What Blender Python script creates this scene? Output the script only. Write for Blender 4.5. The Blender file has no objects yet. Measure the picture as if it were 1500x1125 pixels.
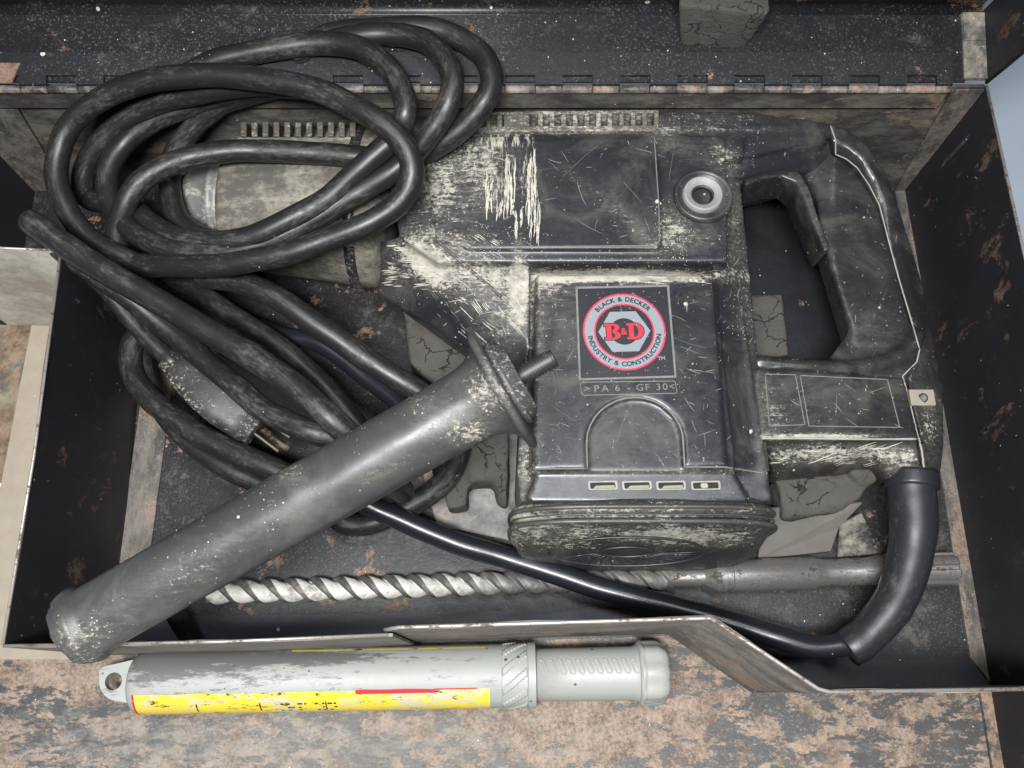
import bpy, bmesh, math, random
import numpy as np
from mathutils import Vector, Matrix, noise as mnoise
from mathutils.bvhtree import BVHTree
from mathutils.geometry import convex_hull_2d
random.seed(7)
R = math.radians
C = bpy.context.scene
COL = C.collection

# ------------------------------------------------ camera, lights, exposure
FPX, TILT, CH = 1290.0, R(18.9), 0.60
cam = bpy.data.objects.new("camera", bpy.data.cameras.new("camera"))
cam.data.sensor_width = 36; cam.data.lens = FPX * 36 / 1500
cam.data.clip_start = .01; cam.data.clip_end = 50
cam.location = (0, 0, CH); cam.rotation_euler = (TILT, 0, 0)
COL.objects.link(cam); C.camera = cam

w = bpy.data.worlds.new("World"); C.world = w; w.use_nodes = True
w.node_tree.nodes["Background"].inputs[0].default_value = (.80, .90, 1, 1)
w.node_tree.nodes["Background"].inputs[1].default_value = .05

def area(name, loc, target, sx, sy, power, col):
    l = bpy.data.lights.new(name, 'AREA'); l.shape = 'RECTANGLE'; l.size = sx; l.size_y = sy
    l.energy = power; l.color = col
    o = bpy.data.objects.new(name, l); COL.objects.link(o); o.location = loc
    o.rotation_euler = (Vector(target) - Vector(loc)).to_track_quat('-Z', 'Y').to_euler()
    return o
area("workshop_tube_light", (-.08, -.17, 1.06), (-.03, .06, 0), .40, .12, 29, (.97, .985, 1))
area("ceiling_tube_light", (.15, .35, 2.3), (0, .1, 0), 1.3,   .24, 23, (.90, .95, 1))
C.view_settings.view_transform = 'Standard'; C.view_settings.look = 'None'
C.view_settings.exposure = 0; C.view_settings.gamma = 1

# ------------------------------------------------ authoring helpers
ca, sa = math.cos(TILT), math.sin(TILT)
def U(px, py, z=0.0):                      # point of the place seen at (px, py) lying z mm above the case floor
    dx, dy = (px - 750) / FPX, -(py - 562.5) / FPX
    d = Vector((dx, dy * ca + sa, dy * sa - ca))
    t = (z / 1000 - CH) / d.z
    return Vector((d.x * t, d.y * t, z / 1000))
def PX(v):                                 # inverse
    x, y, z = v[0], v[1], v[2] - CH
    dep = y * sa - z * ca; up = y * ca + z * sa
    return 750 + FPX * x / dep, 562.5 - FPX * up / dep
def PXA(co):
    x, y, z = co[:, 0], co[:, 1], co[:, 2] - CH
    dep = y * sa - z * ca; up = y * ca + z * sa
    return 750 + FPX * x / dep, 562.5 - FPX * up / dep

def tag(o, label=None, cat=None, group=None, kind=None):
    for k, v in (("label", label), ("category", cat), ("group", group), ("kind", kind)):
        if v: o[k] = v
    return o
def thing(name, loc, label, cat, group=None):
    o = bpy.data.objects.new(name, None); o.empty_display_size = .02; COL.objects.link(o)
    o.location = loc; o["w"] = list(loc); tag(o, label, cat, group); return o
def link(name, me, mat, parent=None, smooth=True):
    o = bpy.data.objects.new(name, me); COL.objects.link(o)
    if mat is not None:
        me.materials.clear(); me.materials.append(mat)
    if parent is not None:
        o.parent = parent
        base = parent
        if parent.type == 'EMPTY': o.location = -Vector(parent["w"])
    me.polygons.foreach_set("use_smooth", [smooth] * len(me.polygons))
    return o
def bevel(o, wmm, seg=3, ang=35):
    m = o.modifiers.new("bevel", 'BEVEL'); m.width = wmm / 1000; m.segments = seg
    m.limit_method = 'ANGLE'; m.angle_limit = R(ang); m.harden_normals = True
    return o
def mk(name, vs, fs, mat, parent=None, smooth=False):
    me = bpy.data.meshes.new(name); me.from_pydata([tuple(v) for v in vs], [], fs); me.update()
    bm = bmesh.new(); bm.from_mesh(me); bmesh.ops.recalc_face_normals(bm, faces=bm.faces); bm.to_mesh(me); bm.free()
    return link(name, me, mat, parent, smooth)
def rnd(pts, r, seg=5):                    # round the corners of a 2-D outline
    out = []; n = len(pts)
    rr = r if isinstance(r, (list, tuple)) else [r] * n
    for i, p in enumerate(pts):
        a = Vector(pts[i - 1][:2]); b = Vector(p[:2]); c = Vector(pts[(i + 1) % n][:2])
        q = min(rr[i], (a - b).length * .48, (c - b).length * .48)
        if q < .01: out.append(tuple(b)); continue
        s = b + (a - b).normalized() * q; e = b + (c - b).normalized() * q
        for k in range(seg + 1):
            t = k / seg; v = s * (1 - t) ** 2 + b * 2 * t * (1 - t) + e * t * t
            out.append((v.x, v.y))
    return out
def prism(name, pts, z0, z1, mat, parent=None, bev=0, seg=3, smooth=True):
    """upright block whose top outline (at z1 mm) is seen along pts"""
    top = [U(x, y, z1) for x, y in pts]; n = len(top)
    vs = top + [Vector((v.x, v.y, z0 / 1000)) for v in top]
    fs = [tuple(range(n)), tuple(range(2 * n - 1, n - 1, -1))] + [(i, (i + 1) % n, n + (i + 1) % n, n + i) for i in range(n)]
    o = mk(name, vs, fs, mat, parent, smooth and bev > 0)
    if bev: bevel(o, bev, seg)
    return o
def poly3(name, vs, mat, parent=None, thick=0, bev=0):
    """flat plate through 3-D points, given real thickness (mm)"""
    o = mk(name, vs, [tuple(range(len(vs)))], mat, parent)
    if thick:
        m = o.modifiers.new("sheet", 'SOLIDIFY'); m.thickness = thick / 1000; m.offset = 0
    if bev: bevel(o, bev, 2)
    return o
def catmull(P, n=8, closed=False):
    P = [np.array(p, float) for p in P]; out = []
    N = len(P)
    for i in range(N if closed else N - 1):
        g = (lambda k: P[k % N]) if closed else (lambda k: P[min(max(k, 0), N - 1)])
        p0, p1, p2, p3 = g(i - 1), g(i), g(i + 1), g(i + 2)
        for k in range(n):
            t = k / n
            out.append(.5 * (2 * p1 + (p2 - p0) * t + (2 * p0 - 5 * p1 + 4 * p2 - p3) * t * t + (3 * p1 - p0 - 3 * p2 + p3) * t ** 3))
    if not closed: out.append(P[-1])
    return out
def tube_mesh(bm, P, rad, seg=18, closed=False, cap=True, flat=1.0):
    P = [Vector(p[:3]) for p in P]; n = len(P)
    rad = rad if isinstance(rad, (list, tuple)) else [rad] * n
    rings = []; up = None
    for i in range(n):
        a = P[(i - 1) % n] if (closed or i) else P[0]; b = P[(i + 1) % n] if (closed or i < n - 1) else P[-1]
        t = (b - a).normalized()
        if up is None: up = Vector((0, 0, 1)) if abs(t.z) < .9 else Vector((0, 1, 0))
        s = t.cross(up)
        if s.length < 1e-6: s = t.orthogonal()
        s.normalize(); u = s.cross(t).normalized(); up = u
        rings.append([bm.verts.new(P[i] + (s * math.cos(q) + u * math.sin(q) * flat) * rad[i]) for q in [2 * math.pi * k / seg for k in range(seg)]])
    for i in range(n if closed else n - 1):
        A, B = rings[i], rings[(i + 1) % n]
        for k in range(seg): bm.faces.new((A[k], A[(k + 1) % seg], B[(k + 1) % seg], B[k]))
    if cap and not closed:
        bm.faces.new(rings[0][::-1]); bm.faces.new(rings[-1])
    bmesh.ops.recalc_face_normals(bm, faces=bm.faces)
def bm_obj(name, bm, mat, parent=None, smooth=True):
    me = bpy.data.meshes.new(name); bm.to_mesh(me); bm.free(); return link(name, me, mat, parent, smooth)
def tube(name, pts, r, mat, parent=None, closed=False, n=8, seg=18, roundcap=False):
    """pts: (px, py, z mm[, r mm])"""
    W = []
    for p in pts:
        v = U(p[0], p[1], p[2]); W.append((v.x, v.y, v.z, (p[3] if len(p) > 3 else r) / 1000))
    S = catmull(W, n, closed)
    sd = random.uniform(0, 50)
    bm = bmesh.new(); P = [np.array(s[:3]) + np.array(mnoise.noise_vector(Vector(s[:3]) * 38 + Vector((sd, 0, 0)))) * (.0009 if 2 < i < len(S) - 3 else 0) for i, s in enumerate(S)]
    rr = [float(s[3]) * (1 + .035 * mnoise.noise(Vector((i * .23, sd, 0)))) for i, s in enumerate(S)]
    if roundcap:
        d = (Vector(P[0]) - Vector(P[1])).normalized(); r0 = rr[0]
        pre = [(Vector(P[0]) + d * r0 * math.sin(q), r0 * math.cos(q)) for q in (1.45, 1.2, .9, .6, .3)]
        P = [p for p, _ in pre] + P; rr = [q for _, q in pre] + rr
        d = (Vector(P[-1]) - Vector(P[-2])).normalized(); r0 = rr[-1]; e = Vector(P[-1])
        for q in (.3, .6, .9, 1.2, 1.45): P.append(e + d * r0 * math.sin(q)); rr.append(r0 * math.cos(q))
    tube_mesh(bm, P, rr, seg, closed)
    o = bm_obj(name, bm, mat, parent)
    L = [0.]
    for a, b in zip(P[:-1], P[1:]): L.append(L[-1] + (Vector(a) - Vector(b)).length)
    L0 = random.uniform(0, 9); tc = []
    for i in range(len(P)):
        for k in range(seg):
            q = 2 * math.pi * k / seg + L[i] * 6; tc += [L[i] * .38 + L0, math.cos(q) * .011, math.sin(q) * .011]
    A = o.data.attributes.new("tubeco", 'FLOAT_VECTOR', 'POINT'); A.data.foreach_set("vector", tc)
    return o
def frame(A, B, upv=(0, 0, 1)):
    x = (B - A).normalized(); y = Vector(upv).cross(x).normalized(); z = x.cross(y)
    return Matrix((( x.x, y.x, z.x, A.x), (x.y, y.y, z.y, A.y), (x.z, y.z, z.z, A.z), (0, 0, 0, 1)))
def lathe(name, M, prof, mat, parent=None, seg=48, fn=None, smooth=True):
    """prof: (s mm along x of M, r mm); fn(s, ang, r)->r"""
    vs = []; fs = []
    for s, r in prof:
        for k in range(seg):
            q = 2 * math.pi * k / seg; rr = fn(s, q, r) if fn else r
            vs.append(M @ Vector((s / 1000, rr / 1000 * math.cos(q), rr / 1000 * math.sin(q))))
    n = len(prof)
    for i in range(n - 1):
        for k in range(seg):
            fs.append((i * seg + k, i * seg + (k + 1) % seg, (i + 1) * seg + (k + 1) % seg, (i + 1) * seg + k))
    fs.append(tuple(range(seg))[::-1]); fs.append(tuple(range((n - 1) * seg, n * seg)))
    return mk(name, vs, fs, mat, parent, smooth)
def autosm(o, ang=40):
    me = o.data; bm = bmesh.new(); bm.from_mesh(me)
    for e in bm.edges:
        if len(e.link_faces) == 2 and e.calc_face_angle(0) > R(ang): e.smooth = False
    bm.to_mesh(me); bm.free(); return o
def hull(bm, P):
    vs = [bm.verts.new(p) for p in P]
    r = bmesh.ops.convex_hull(bm, input=vs)
    bmesh.ops.delete(bm, geom=[g for g in r["geom_interior"] if isinstance(g, bmesh.types.BMVert)], context='VERTS')
def hullp(bm, pts, drop=None, grow=0, mid=None):
    """convex piece: top points (px,py,z); drop = z the same plan reaches down to"""
    T = [U(*p) for p in pts]; P = list(T)
    if drop is not None:
        c = sum(T, Vector()) / len(T)
        for v in T:
            d = Vector((v.x - c.x, v.y - c.y, 0)); L = max(d.length, 1e-6)
            q = v + d / L * grow / 1000
            P.append(Vector((q.x, q.y, drop / 1000)))
            if mid is not None: P.append(Vector((q.x, q.y, mid / 1000)))
    hull(bm, P)
def remesh(name, bm, vox, smooth, mat, parent, factor=.5):
    me = bpy.data.meshes.new("t"); bmesh.ops.recalc_face_normals(bm, faces=bm.faces); bm.to_mesh(me); bm.free()
    o = bpy.data.objects.new("t", me); COL.objects.link(o)
    m = o.modifiers.new("r", 'REMESH'); m.mode = 'VOXEL'; m.voxel_size = vox / 1000; m.use_smooth_shade = True
    m = o.modifiers.new("s", 'SMOOTH'); m.factor = factor; m.iterations = smooth
    dg = bpy.context.evaluated_depsgraph_get()
    nm = bpy.data.meshes.new_from_object(o.evaluated_get(dg)); nm.name = name
    bpy.data.objects.remove(o); bpy.data.meshes.remove(me)
    return link(name, nm, mat, parent, True)
def getco(me):
    a = np.empty(len(me.vertices) * 3, np.float32); me.vertices.foreach_get("co", a); return a.reshape(-1, 3)
def paint(o, blobs, attr="dust", base=0.0):
    """soil lying on the part, or its lack as painted shade: (px, py, rx, ry, rot deg, amount)"""
    me = o.data; co = getco(me); x, y = PXA(co); f = np.full(len(x), base)
    for bx, by, rx, ry, rot, amt in blobs:
        c, s = math.cos(R(rot)), math.sin(R(rot)); dx, dy = x - bx, y - by
        q = ((dx * c + dy * s) / rx) ** 2 + ((-dx * s + dy * c) / ry) ** 2
        f = f + amt * np.exp(-q ** 1.5)
    A = me.attributes.get(attr) or me.attributes.new(attr, 'FLOAT', 'POINT')
    A.data.foreach_set("value", np.clip(f, 0, 1.5).astype(np.float32))
def bvh(objs):
    vs = []; fs = []
    dg = bpy.context.evaluated_depsgraph_get()
    for o in objs:
        e = o.evaluated_get(dg); me = e.to_mesh(); n = len(vs)
        off = Vector((0, 0, 0))
        vs += [v.co.copy() for v in me.vertices]; fs += [tuple(i + n for i in p.vertices) for p in me.polygons]
        e.to_mesh_clear()
    return BVHTree.FromPolygons(vs, fs)
EYE = Vector((0, 0, CH))
def hit(T, px, py):
    d = (U(px, py, 0) - EYE).normalized()
    l, nrm, i, dist = T.ray_cast(EYE, d)
    return (l, nrm) if l is not None else (None, None)
def resample(pts, step):
    S = []
    for a, b in zip(pts[:-1], pts[1:]):
        n = max(1, int(math.hypot(b[0] - a[0], b[1] - a[1]) / step))
        S += [(a[0] + (b[0] - a[0]) * k / n, a[1] + (b[1] - a[1]) * k / n) for k in range(n)]
    return S + [tuple(pts[-1])]
def ridge(bm, T, pts, wmm, hmm=0.0, step=6, closed=False):
    """thin moulded bead lying on the surface along px points"""
    if closed: pts = list(pts) + [pts[0]]
    H = [hit(T, *p) for p in resample(pts, step)]
    H = [(l, n) for l, n in H if l is not None]
    if len(H) < 3: return
    prev = None; runs = [[]]
    for l, n in H:
        if prev is not None and (l - prev).length > .012: runs.append([])
        runs[-1].append(l + n * hmm / 1000); prev = l
    for r in runs:
        if len(r) > 2: tube_mesh(bm, r, wmm / 2000, 6)
def sliver(bm, T, pts, wmm, off=.12):
    L = [hit(T, *p) for p in pts]
    if any(l is None for l, n in L): return
    for (l, n), (l2, n2) in zip(L[:-1], L[1:]):
        if (l - l2).length > .01 or n.dot(n2) < .8: return
    K = len(L); a = []; b = []
    for i, (l, n) in enumerate(L):
        t = (L[min(i + 1, K - 1)][0] - L[max(i - 1, 0)][0]); s = t.cross(n)
        if s.length < 1e-9: return
        s.normalize(); w_ = wmm / 2000 * (math.sin(math.pi * (i + .35) / (K - 1 + .7)) ** .6) * random.uniform(.7, 1.2)
        a.append(bm.verts.new(l + n * off / 1000 + s * w_)); b.append(bm.verts.new(l + n * off / 1000 - s * w_))
    for i in range(K - 1): bm.faces.new((a[i], a[i + 1], b[i + 1], b[i]))

# ------------------------------------------------ materials
class NT:
    def __init__(s, name):
        s.m = bpy.data.materials.new(name); s.m.use_nodes = True; s.t = s.m.node_tree; s.n = s.t.nodes; s.l = s.t.links
        s.b = s.n["Principled BSDF"]; s.tc = s.n.new('ShaderNodeTexCoord')
    def set(s, sock, v):
        if hasattr(v, "is_linked") or isinstance(v, bpy.types.NodeSocket): s.l.new(v, sock)
        else:
            if isinstance(v, (tuple, list)) and len(v) == 3 and sock.type == 'RGBA': v = (*v, 1)
            sock.default_value = v
    def vec(s, scale=(1, 1, 1), rot=(0, 0, 0)):
        q = s.n.new('ShaderNodeMapping'); s.l.new(s.tc.outputs['Object'], q.inputs[0])
        q.inputs['Scale'].default_value = scale; q.inputs['Rotation'].default_value = rot; return q.outputs[0]
    def noise(s, scale, detail=4, rough=.6, vec=None, dist=0):
        q = s.n.new('ShaderNodeTexNoise'); s.l.new(vec or s.tc.outputs['Object'], q.inputs['Vector'])
        q.inputs['Scale'].default_value = scale; q.inputs['Detail'].default_value = detail
        q.inputs['Roughness'].default_value = rough; q.inputs['Distortion'].default_value = dist; return q.outputs[0]
    def vor(s, scale, vec=None, feature='F1'):
        q = s.n.new('ShaderNodeTexVoronoi'); q.feature = feature; s.l.new(vec or s.tc.outputs['Object'], q.inputs['Vector'])
        q.inputs['Scale'].default_value = scale; return q
    def mr(s, x, a, b, c=0., d=1.):
        q = s.n.new('ShaderNodeMapRange'); q.interpolation_type = 'SMOOTHSTEP'
        s.set(q.inputs['Value'], x)
        for k, v in (('From Min', a), ('From Max', b), ('To Min', c), ('To Max', d)): s.set(q.inputs[k], v)
        return q.outputs[0]
    def math(s, op, a, b=0.):
        q = s.n.new('ShaderNodeMath'); q.operation = op; s.set(q.inputs[0], a); s.set(q.inputs[1], b); return q.outputs[0]
    def mix(s, f, a, b):
        q = s.n.new('ShaderNodeMix'); q.data_type = 'RGBA'
        s.set(q.inputs[0], f); s.set(q.inputs[6], a); s.set(q.inputs[7], b); return q.outputs[2]
    def attr(s, name):
        q = s.n.new('ShaderNodeAttribute'); q.attribute_name = name; return q.outputs['Fac']
    def dots(s, scale, r, keep):
        """scattered small spatter"""
        v = s.vor(scale); sep = s.n.new('ShaderNodeSeparateColor'); s.l.new(v.outputs['Color'], sep.inputs[0])
        rr = s.math('MULTIPLY', s.math('POWER', s.mr(sep.outputs[0], 1 - keep * .45, 1., 0., 1.), 1.6), r)
        return s.mr(s.math('SUBTRACT', rr, v.outputs['Distance']), 0., .06)
    def out(s, col, rough, metal=0., height=None, strength=.4, dist=.5, spec=.5):
        s.set(s.b.inputs['Base Color'], col); s.set(s.b.inputs['Roughness'], rough); s.set(s.b.inputs['Metallic'], metal)
        s.set(s.b.inputs['Specular IOR Level'], spec)
        if height is not None:
            q = s.n.new('ShaderNodeBump'); q.inputs['Strength'].default_value = strength; q.inputs['Distance'].default_value = dist / 1000
            s.set(q.inputs['Height'], height); s.l.new(q.outputs[0], s.b.inputs['Normal'])
        return s.m
MUL = lambda s, a, b: s.math('MULTIPLY', a, b)
ADD = lambda s, a, b: s.math('ADD', a, b)
MAX = lambda s, a, b: s.math('MAXIMUM', a, b)

DUST = (.40, .375, .31)
def mat_plastic(name="dusty_black_plastic", base=(.0105, .011, .0135), dustbase=0.0, scuff=.5, rgh=.31):
    s = NT(name)
    a = ADD(s, s.attr("dust"), dustbase)
    fine = s.noise(420, 6, .75); broad = s.noise(38, 5, .65)
    st = s.noise(95, 7, .85, s.vec((1, 5.5, 3)), .5); sv = s.noise(60, 6, .8, s.vec((6, .8, 3)), .3)
    tex = ADD(s, MUL(s, fine, .35), ADD(s, MUL(s, broad, .25), MUL(s, st, .40)))
    tex = ADD(s, MUL(s, tex, .8), MUL(s, s.noise(170, 7, .85, s.vec((1, 3, 2), (0, 0, .3)), .8), .2))
    d = s.mr(ADD(s, tex, MUL(s, a, .155)), .585, .632)
    dv = s.mr(ADD(s, sv, MUL(s, s.attr("streak"), .24)), .64, .72)
    haze = ADD(s, s.mr(s.noise(22, 6, .7, None, 1.0), .42, .72, .005, .11), MUL(s, MUL(s, s.attr("dust"), s.mr(ADD(s, MUL(s, st, .6), MUL(s, fine, .4)), .38, .62)), .36))
    spk = s.dots(420, .40, .02)
    spk2 = MUL(s, s.dots(800, .45, .30), s.mr(ADD(s, broad, MUL(s, a, .3)), .5, .68))
    f = MAX(s, MAX(s, MUL(s, d, s.mr(s.noise(80, 5, .7), .35, .6, .45, .95)), MUL(s, dv, .9)), MAX(s, MUL(s, MAX(s, spk, spk2), .9), haze))
    dc = s.mix(s.noise(150, 5, .8), (.22, .20, .16), (.47, .44, .37))
    col = s.mix(f, s.mix(s.noise(12, 3), base, tuple(x * 1.6 for x in base)), dc)
    r = s.mr(f, 0., .6, rgh, .85)
    r = ADD(s, r, MUL(s, s.math('SUBTRACT', s.noise(70, 6, .75, s.vec((1, 1.8, 1), (0, 0, .6))), .5), .55))
    h = ADD(s, MUL(s, f, .7), ADD(s, MUL(s, fine, .22), MUL(s, s.noise(140, 3, .5), .35)))
    return s.out(col, r, 0., h, .6, .35, .40)
def mat_steel_case(name, rust=.35, dust=.3, base=(.011, .012, .015), stretch=(1, 1, 1), spots=.3, rustcol=(.12, .070, .045), dustcol=(.24, .21, .17), rgh=.42, scale=1., grit=0.):
    s = NT(name); v = s.vec(stretch)
    n1 = s.noise(26 * scale, 8, .72, v, .3); n2 = s.noise(120 * scale, 6, .7, v); n3 = s.noise(9 * scale, 6, .62)
    tex = ADD(s, MUL(s, n1, .55), ADD(s, MUL(s, n2, .2), MUL(s, n3, .25)))
    fr = s.mr(ADD(s, tex, MUL(s, ADD(s, s.attr("rust"), rust), .22)), .640, .668)
    n4 = s.noise(34 * scale, 8, .78, s.vec(tuple(q * 1.3 for q in stretch), (.3, .2, .1)))
    fd = s.mr(ADD(s, n4, MUL(s, ADD(s, s.attr("dust"), dust), .35)), .60, .92)
    spk = s.dots(150, .30, max(0., spots - .2) * .30); spk2 = s.dots(560, .32, spots * .18)
    rc = s.mix(s.mr(ADD(s, MUL(s, s.noise(420, 5, .8), .45), MUL(s, s.noise(60, 7, .75), .55)), .38, .62), tuple(q * .60 for q in rustcol), tuple(min(1, q * 1.6 + .03) for q in rustcol))
    col = s.mix(fr, s.mix(s.noise(16, 4), base, tuple(q * 2.2 for q in base)), rc)
    col = s.mix(MUL(s, fd, .85), col, s.mix(s.noise(90, 4), dustcol, tuple(q * 1.5 for q in dustcol)))
    col = s.mix(MUL(s, MAX(s, spk, spk2), .85), col, (.50, .47, .40))
    if grit:
        gg = MUL(s, s.mr(s.noise(620, 4, .8), .54, .66), s.mr(s.noise(18, 5, .7), .40, .62, .25, 1.))
        col = s.mix(MUL(s, gg, grit), col, (.40, .37, .33))
        gd = s.mr(s.noise(300, 6, .85), .56, .64, 0., .75); col = s.mix(MUL(s, gd, grit), col, (.03, .028, .028))
    r = MAX(s, s.mr(fd, 0., .8, rgh, .8), MUL(s, fr, .85))
    r = ADD(s, r, MUL(s, s.math('SUBTRACT', n2, .5), .3))
    h = ADD(s, MUL(s, n2, .5), ADD(s, MUL(s, fr, -.25), MUL(s, s.noise(420, 3, .6), .3)))
    return s.out(col, r, .0, h, .6, .5, .30)
def mat_rubber(name, base=(.0105, .0105, .011), dusty=.35, rgh=.40):
    s = NT(name); at = s.n.new('ShaderNodeAttribute'); at.attribute_name = "tubeco"; tv = at.outputs['Vector']
    n1 = s.noise(90, 7, .8, tv, .3); n2 = s.noise(300, 5, .7); n3 = s.noise(22, 4, .6); n5 = s.noise(300, 6, .8, tv)
    f = s.mr(ADD(s, ADD(s, MUL(s, ADD(s, MUL(s, n1, .6), MUL(s, n5, .4)), .60), MUL(s, n2, .15)), ADD(s, MUL(s, n3, .25), MUL(s, s.attr("dust"), .2))), .56 - dusty * .14, .72 - dusty * .14)
    spk = s.dots(620, .30, .015)
    col = s.mix(MUL(s, f, s.mr(n5, .3, .7, .10, .42)), base, (.15, .142, .12)); col = s.mix(MUL(s, spk, .7), col, (.45, .43, .36))
    r = ADD(s, s.mr(f, 0., 1., rgh, .82), MUL(s, s.math('SUBTRACT', n1, .5), .25))
    return s.out(col, r, 0., ADD(s, MUL(s, n2, .5), MUL(s, f, .4)), .5, .25, .40)
def mat_plain(name, col, rough=.5, metal=0., var=.25, scale=200, bump=.3):
    s = NT(name); n = s.noise(scale, 5, .7)
    c = s.mix(n, tuple(q * (1 - var) for q in col), tuple(min(1, q * (1 + var)) for q in col))
    return s.out(c, ADD(s, rough - .1, MUL(s, n, .2)), metal, n, bump, .2)
def mat_steel(name, base=(.20, .19, .175), dirt=.5, metal=.85, rgh=.34, dirtcol=(.10, .075, .05)):
    s = NT(name); n1 = s.noise(70, 7, .75, s.vec((1, 2, 2))); n2 = s.noise(400, 4, .7)
    f = s.mr(ADD(s, MUL(s, n1, .75), MUL(s, n2, .25)), .62 - dirt * .2, .74 - dirt * .2)
    return s.out(s.mix(f, base, dirtcol), s.mr(f, 0., 1., rgh, .8), s.mr(f, 0., 1., metal, .15), n2, .35, .2)
def mat_grey_tube():
    s = NT("scuffed_grey_plastic"); n = s.noise(75, 9, .85, s.vec((.45, 2, 2))); n2 = s.noise(500, 4, .7); n3 = s.noise(9, 3)
    f = s.mr(ADD(s, ADD(s, MUL(s, n, .7), MUL(s, n3, .3)), MUL(s, s.attr("dust"), .25)), .545, .61)
    f = MAX(s, MUL(s, f, .8), s.dots(260, .34, .12))
    col = s.mix(f, s.mix(n3, (.20, .205, .19), (.30, .30, .275)), (.055, .055, .055))
    return s.out(col, ADD(s, .42, MUL(s, n2, .2)), 0., n2, .25, .15)
def mat_label():
    s = NT("worn_yellow_label"); n = s.noise(55, 8, .8, s.vec((.6, 1.6, 1.6))); n2 = s.noise(260, 5, .7)
    f = s.mr(ADD(s, MUL(s, n, .7), MUL(s, n2, .3)), .50, .56); g = s.mr(s.noise(70, 8, .85, s.vec((1, 2.5, 2.5), (1, 1, 1))), .56, .60)
    col = s.mix(f, (.56, .43, .03), (.40, .365, .24)); col = s.mix(g, col, (.03, .03, .03))
    return s.out(col, .42, 0., n2, .2, .15)
def mat_foam(name="cracked_foam", base=(.065, .060, .053)):
    s = NT(name); v = s.vor(62, None, 'DISTANCE_TO_EDGE'); vv = s.vec((1, 1, 1))
    n = s.noise(30, 6, .7, None, 1.2); n2 = s.noise(320, 6, .75)
    ds = s.n.new('ShaderNodeTexNoise'); ds.inputs['Scale'].default_value = 60; ds.inputs['Detail'].default_value = 6; s.l.new(s.tc.outputs['Object'], ds.inputs['Vector'])
    vm = s.n.new('ShaderNodeVectorMath'); vm.operation = 'MULTIPLY_ADD'; s.l.new(ds.outputs[1], vm.inputs[0]); vm.inputs[1].default_value = (.022, .022, .022); s.l.new(s.tc.outputs['Object'], vm.inputs[2])
    s.l.new(vm.outputs[0], v.inputs['Vector'])
    crack = MUL(s, s.mr(v.outputs['Distance'], .0, .03, .8, 0.), s.mr(n, .46, .60))
    col = s.mix(s.noise(70, 6, .7), tuple(q * .7 for q in base), tuple(q * 1.45 for q in base)); col = s.mix(crack, col, (.006, .006, .006))
    return s.out(col, .92, 0., ADD(s, MUL(s, n2, .8), ADD(s, MUL(s, crack, -1.6), MUL(s, s.noise(90, 8, .8), 1.6))), 1., 1.3, .2)
def mat_concrete():
    s = NT("sealed_concrete"); n = s.noise(7, 8, .7); n2 = s.noise(160, 6, .7)
    col = s.mix(n, (.17, .20, .24), (.27, .30, .34)); col = s.mix(MUL(s, s.dots(60, .3, .15), .6), col, (.5, .45, .35))
    return s.out(col, .5, 0., n2, .3, .3)
def mat_pale_metal():
    s = NT("lit_scuffed_panel"); n = s.noise(22, 8, .75); n2 = s.noise(90, 6, .7, s.vec((1, 3, 1)))
    col = s.mix(s.mr(n, .35, .65), (.25, .22, .17), (.46, .44, .38)); col = s.mix(s.mr(n2, .56, .68, 0., .5), col, (.13, .12, .10))
    return s.out(col, .7, 0., n2, .3, .3)
BLACK = mat_plastic(); GRIP = mat_plastic("matte_black_grip_plastic", (.010, .010, .011), 0.0, .2, .29)
CAPM = mat_plastic("dusty_cap_plastic", (.014, .014, .015), .16, .5, .40)
HANDLE = mat_plastic("worn_handle_rubber", (.026, .026, .026), .05, .3, .40)
SCRM = mat_plain('pale_scratch', (.17, .165, .15), .7, 0, .5, 300, .3)
DUSTM = mat_plain("dried_plaster", (.40, .375, .31), .9, 0, .35, 500, .5)
BEAD = mat_plain("dusty_edge_line", (.13, .125, .115), .75, 0, .55, 260)
BEADL = mat_plain("pale_dusty_seam", (.24, .225, .19), .8, 0, .5, 220)
HOLLOW_SHADE = mat_plain("painted_hollow_shade", (.006, .006, .007), .8)  # near-black colour stands in for the shade inside the vents
WALL = mat_steel_case("black_case_wall", .42, .12, (.010, .010, .012), (1, 1, .6), .10, rustcol=(.050, .026, .016), dustcol=(.05, .045, .038), rgh=.5, scale=1.6)
BACK = mat_steel_case("dusty_case_back", .45, .62, (.018, .017, .017), (.5, 1, 1), .12, rustcol=(.09, .055, .035), dustcol=(.105, .093, .076), rgh=.65)
FLOORM = mat_steel_case("case_floor_paint", .40, .28, (.0075, .0075, .008), (1, 1, 1), .15, dustcol=(.105, .092, .076), rgh=.40, grit=.22)
FLANGE = mat_steel_case("case_flange", .55, .70, (.022, .021, .020), (1.6, .6, 1), .1, rustcol=(.10, .062, .042), dustcol=(.115, .10, .083), rgh=.6, grit=.3)
FRONT = mat_steel_case("rusty_front_floor", .70, .30, (.026, .025, .025), (.6, 1.3, 1), .05, rustcol=(.145, .105, .076), dustcol=(.15, .14, .125), rgh=.50, scale=3.0, grit=.35)
DIVIDER = mat_steel_case("worn_divider", .60, .80, (.04, .038, .038), (.6, 1.5, 1), .1, rustcol=(.20, .12, .075), dustcol=(.20, .18, .155), rgh=.45, grit=.4)
LIDM = mat_steel_case("lid_paint", .28, .18, (.007, .0072, .0085), (.7, 1, 1), .50, rustcol=(.10, .055, .03), dustcol=(.12, .11, .095), rgh=.38, grit=.25)
HINGEM = mat_steel_case("hinge_steel", .55, .60, (.020, .020, .021), (1, 1, 1), .2, rgh=.46)
EDGE = mat_steel("bare_edge_steel", (.36, .33, .30), .75, .6, .45, (.09, .06, .045))
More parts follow.
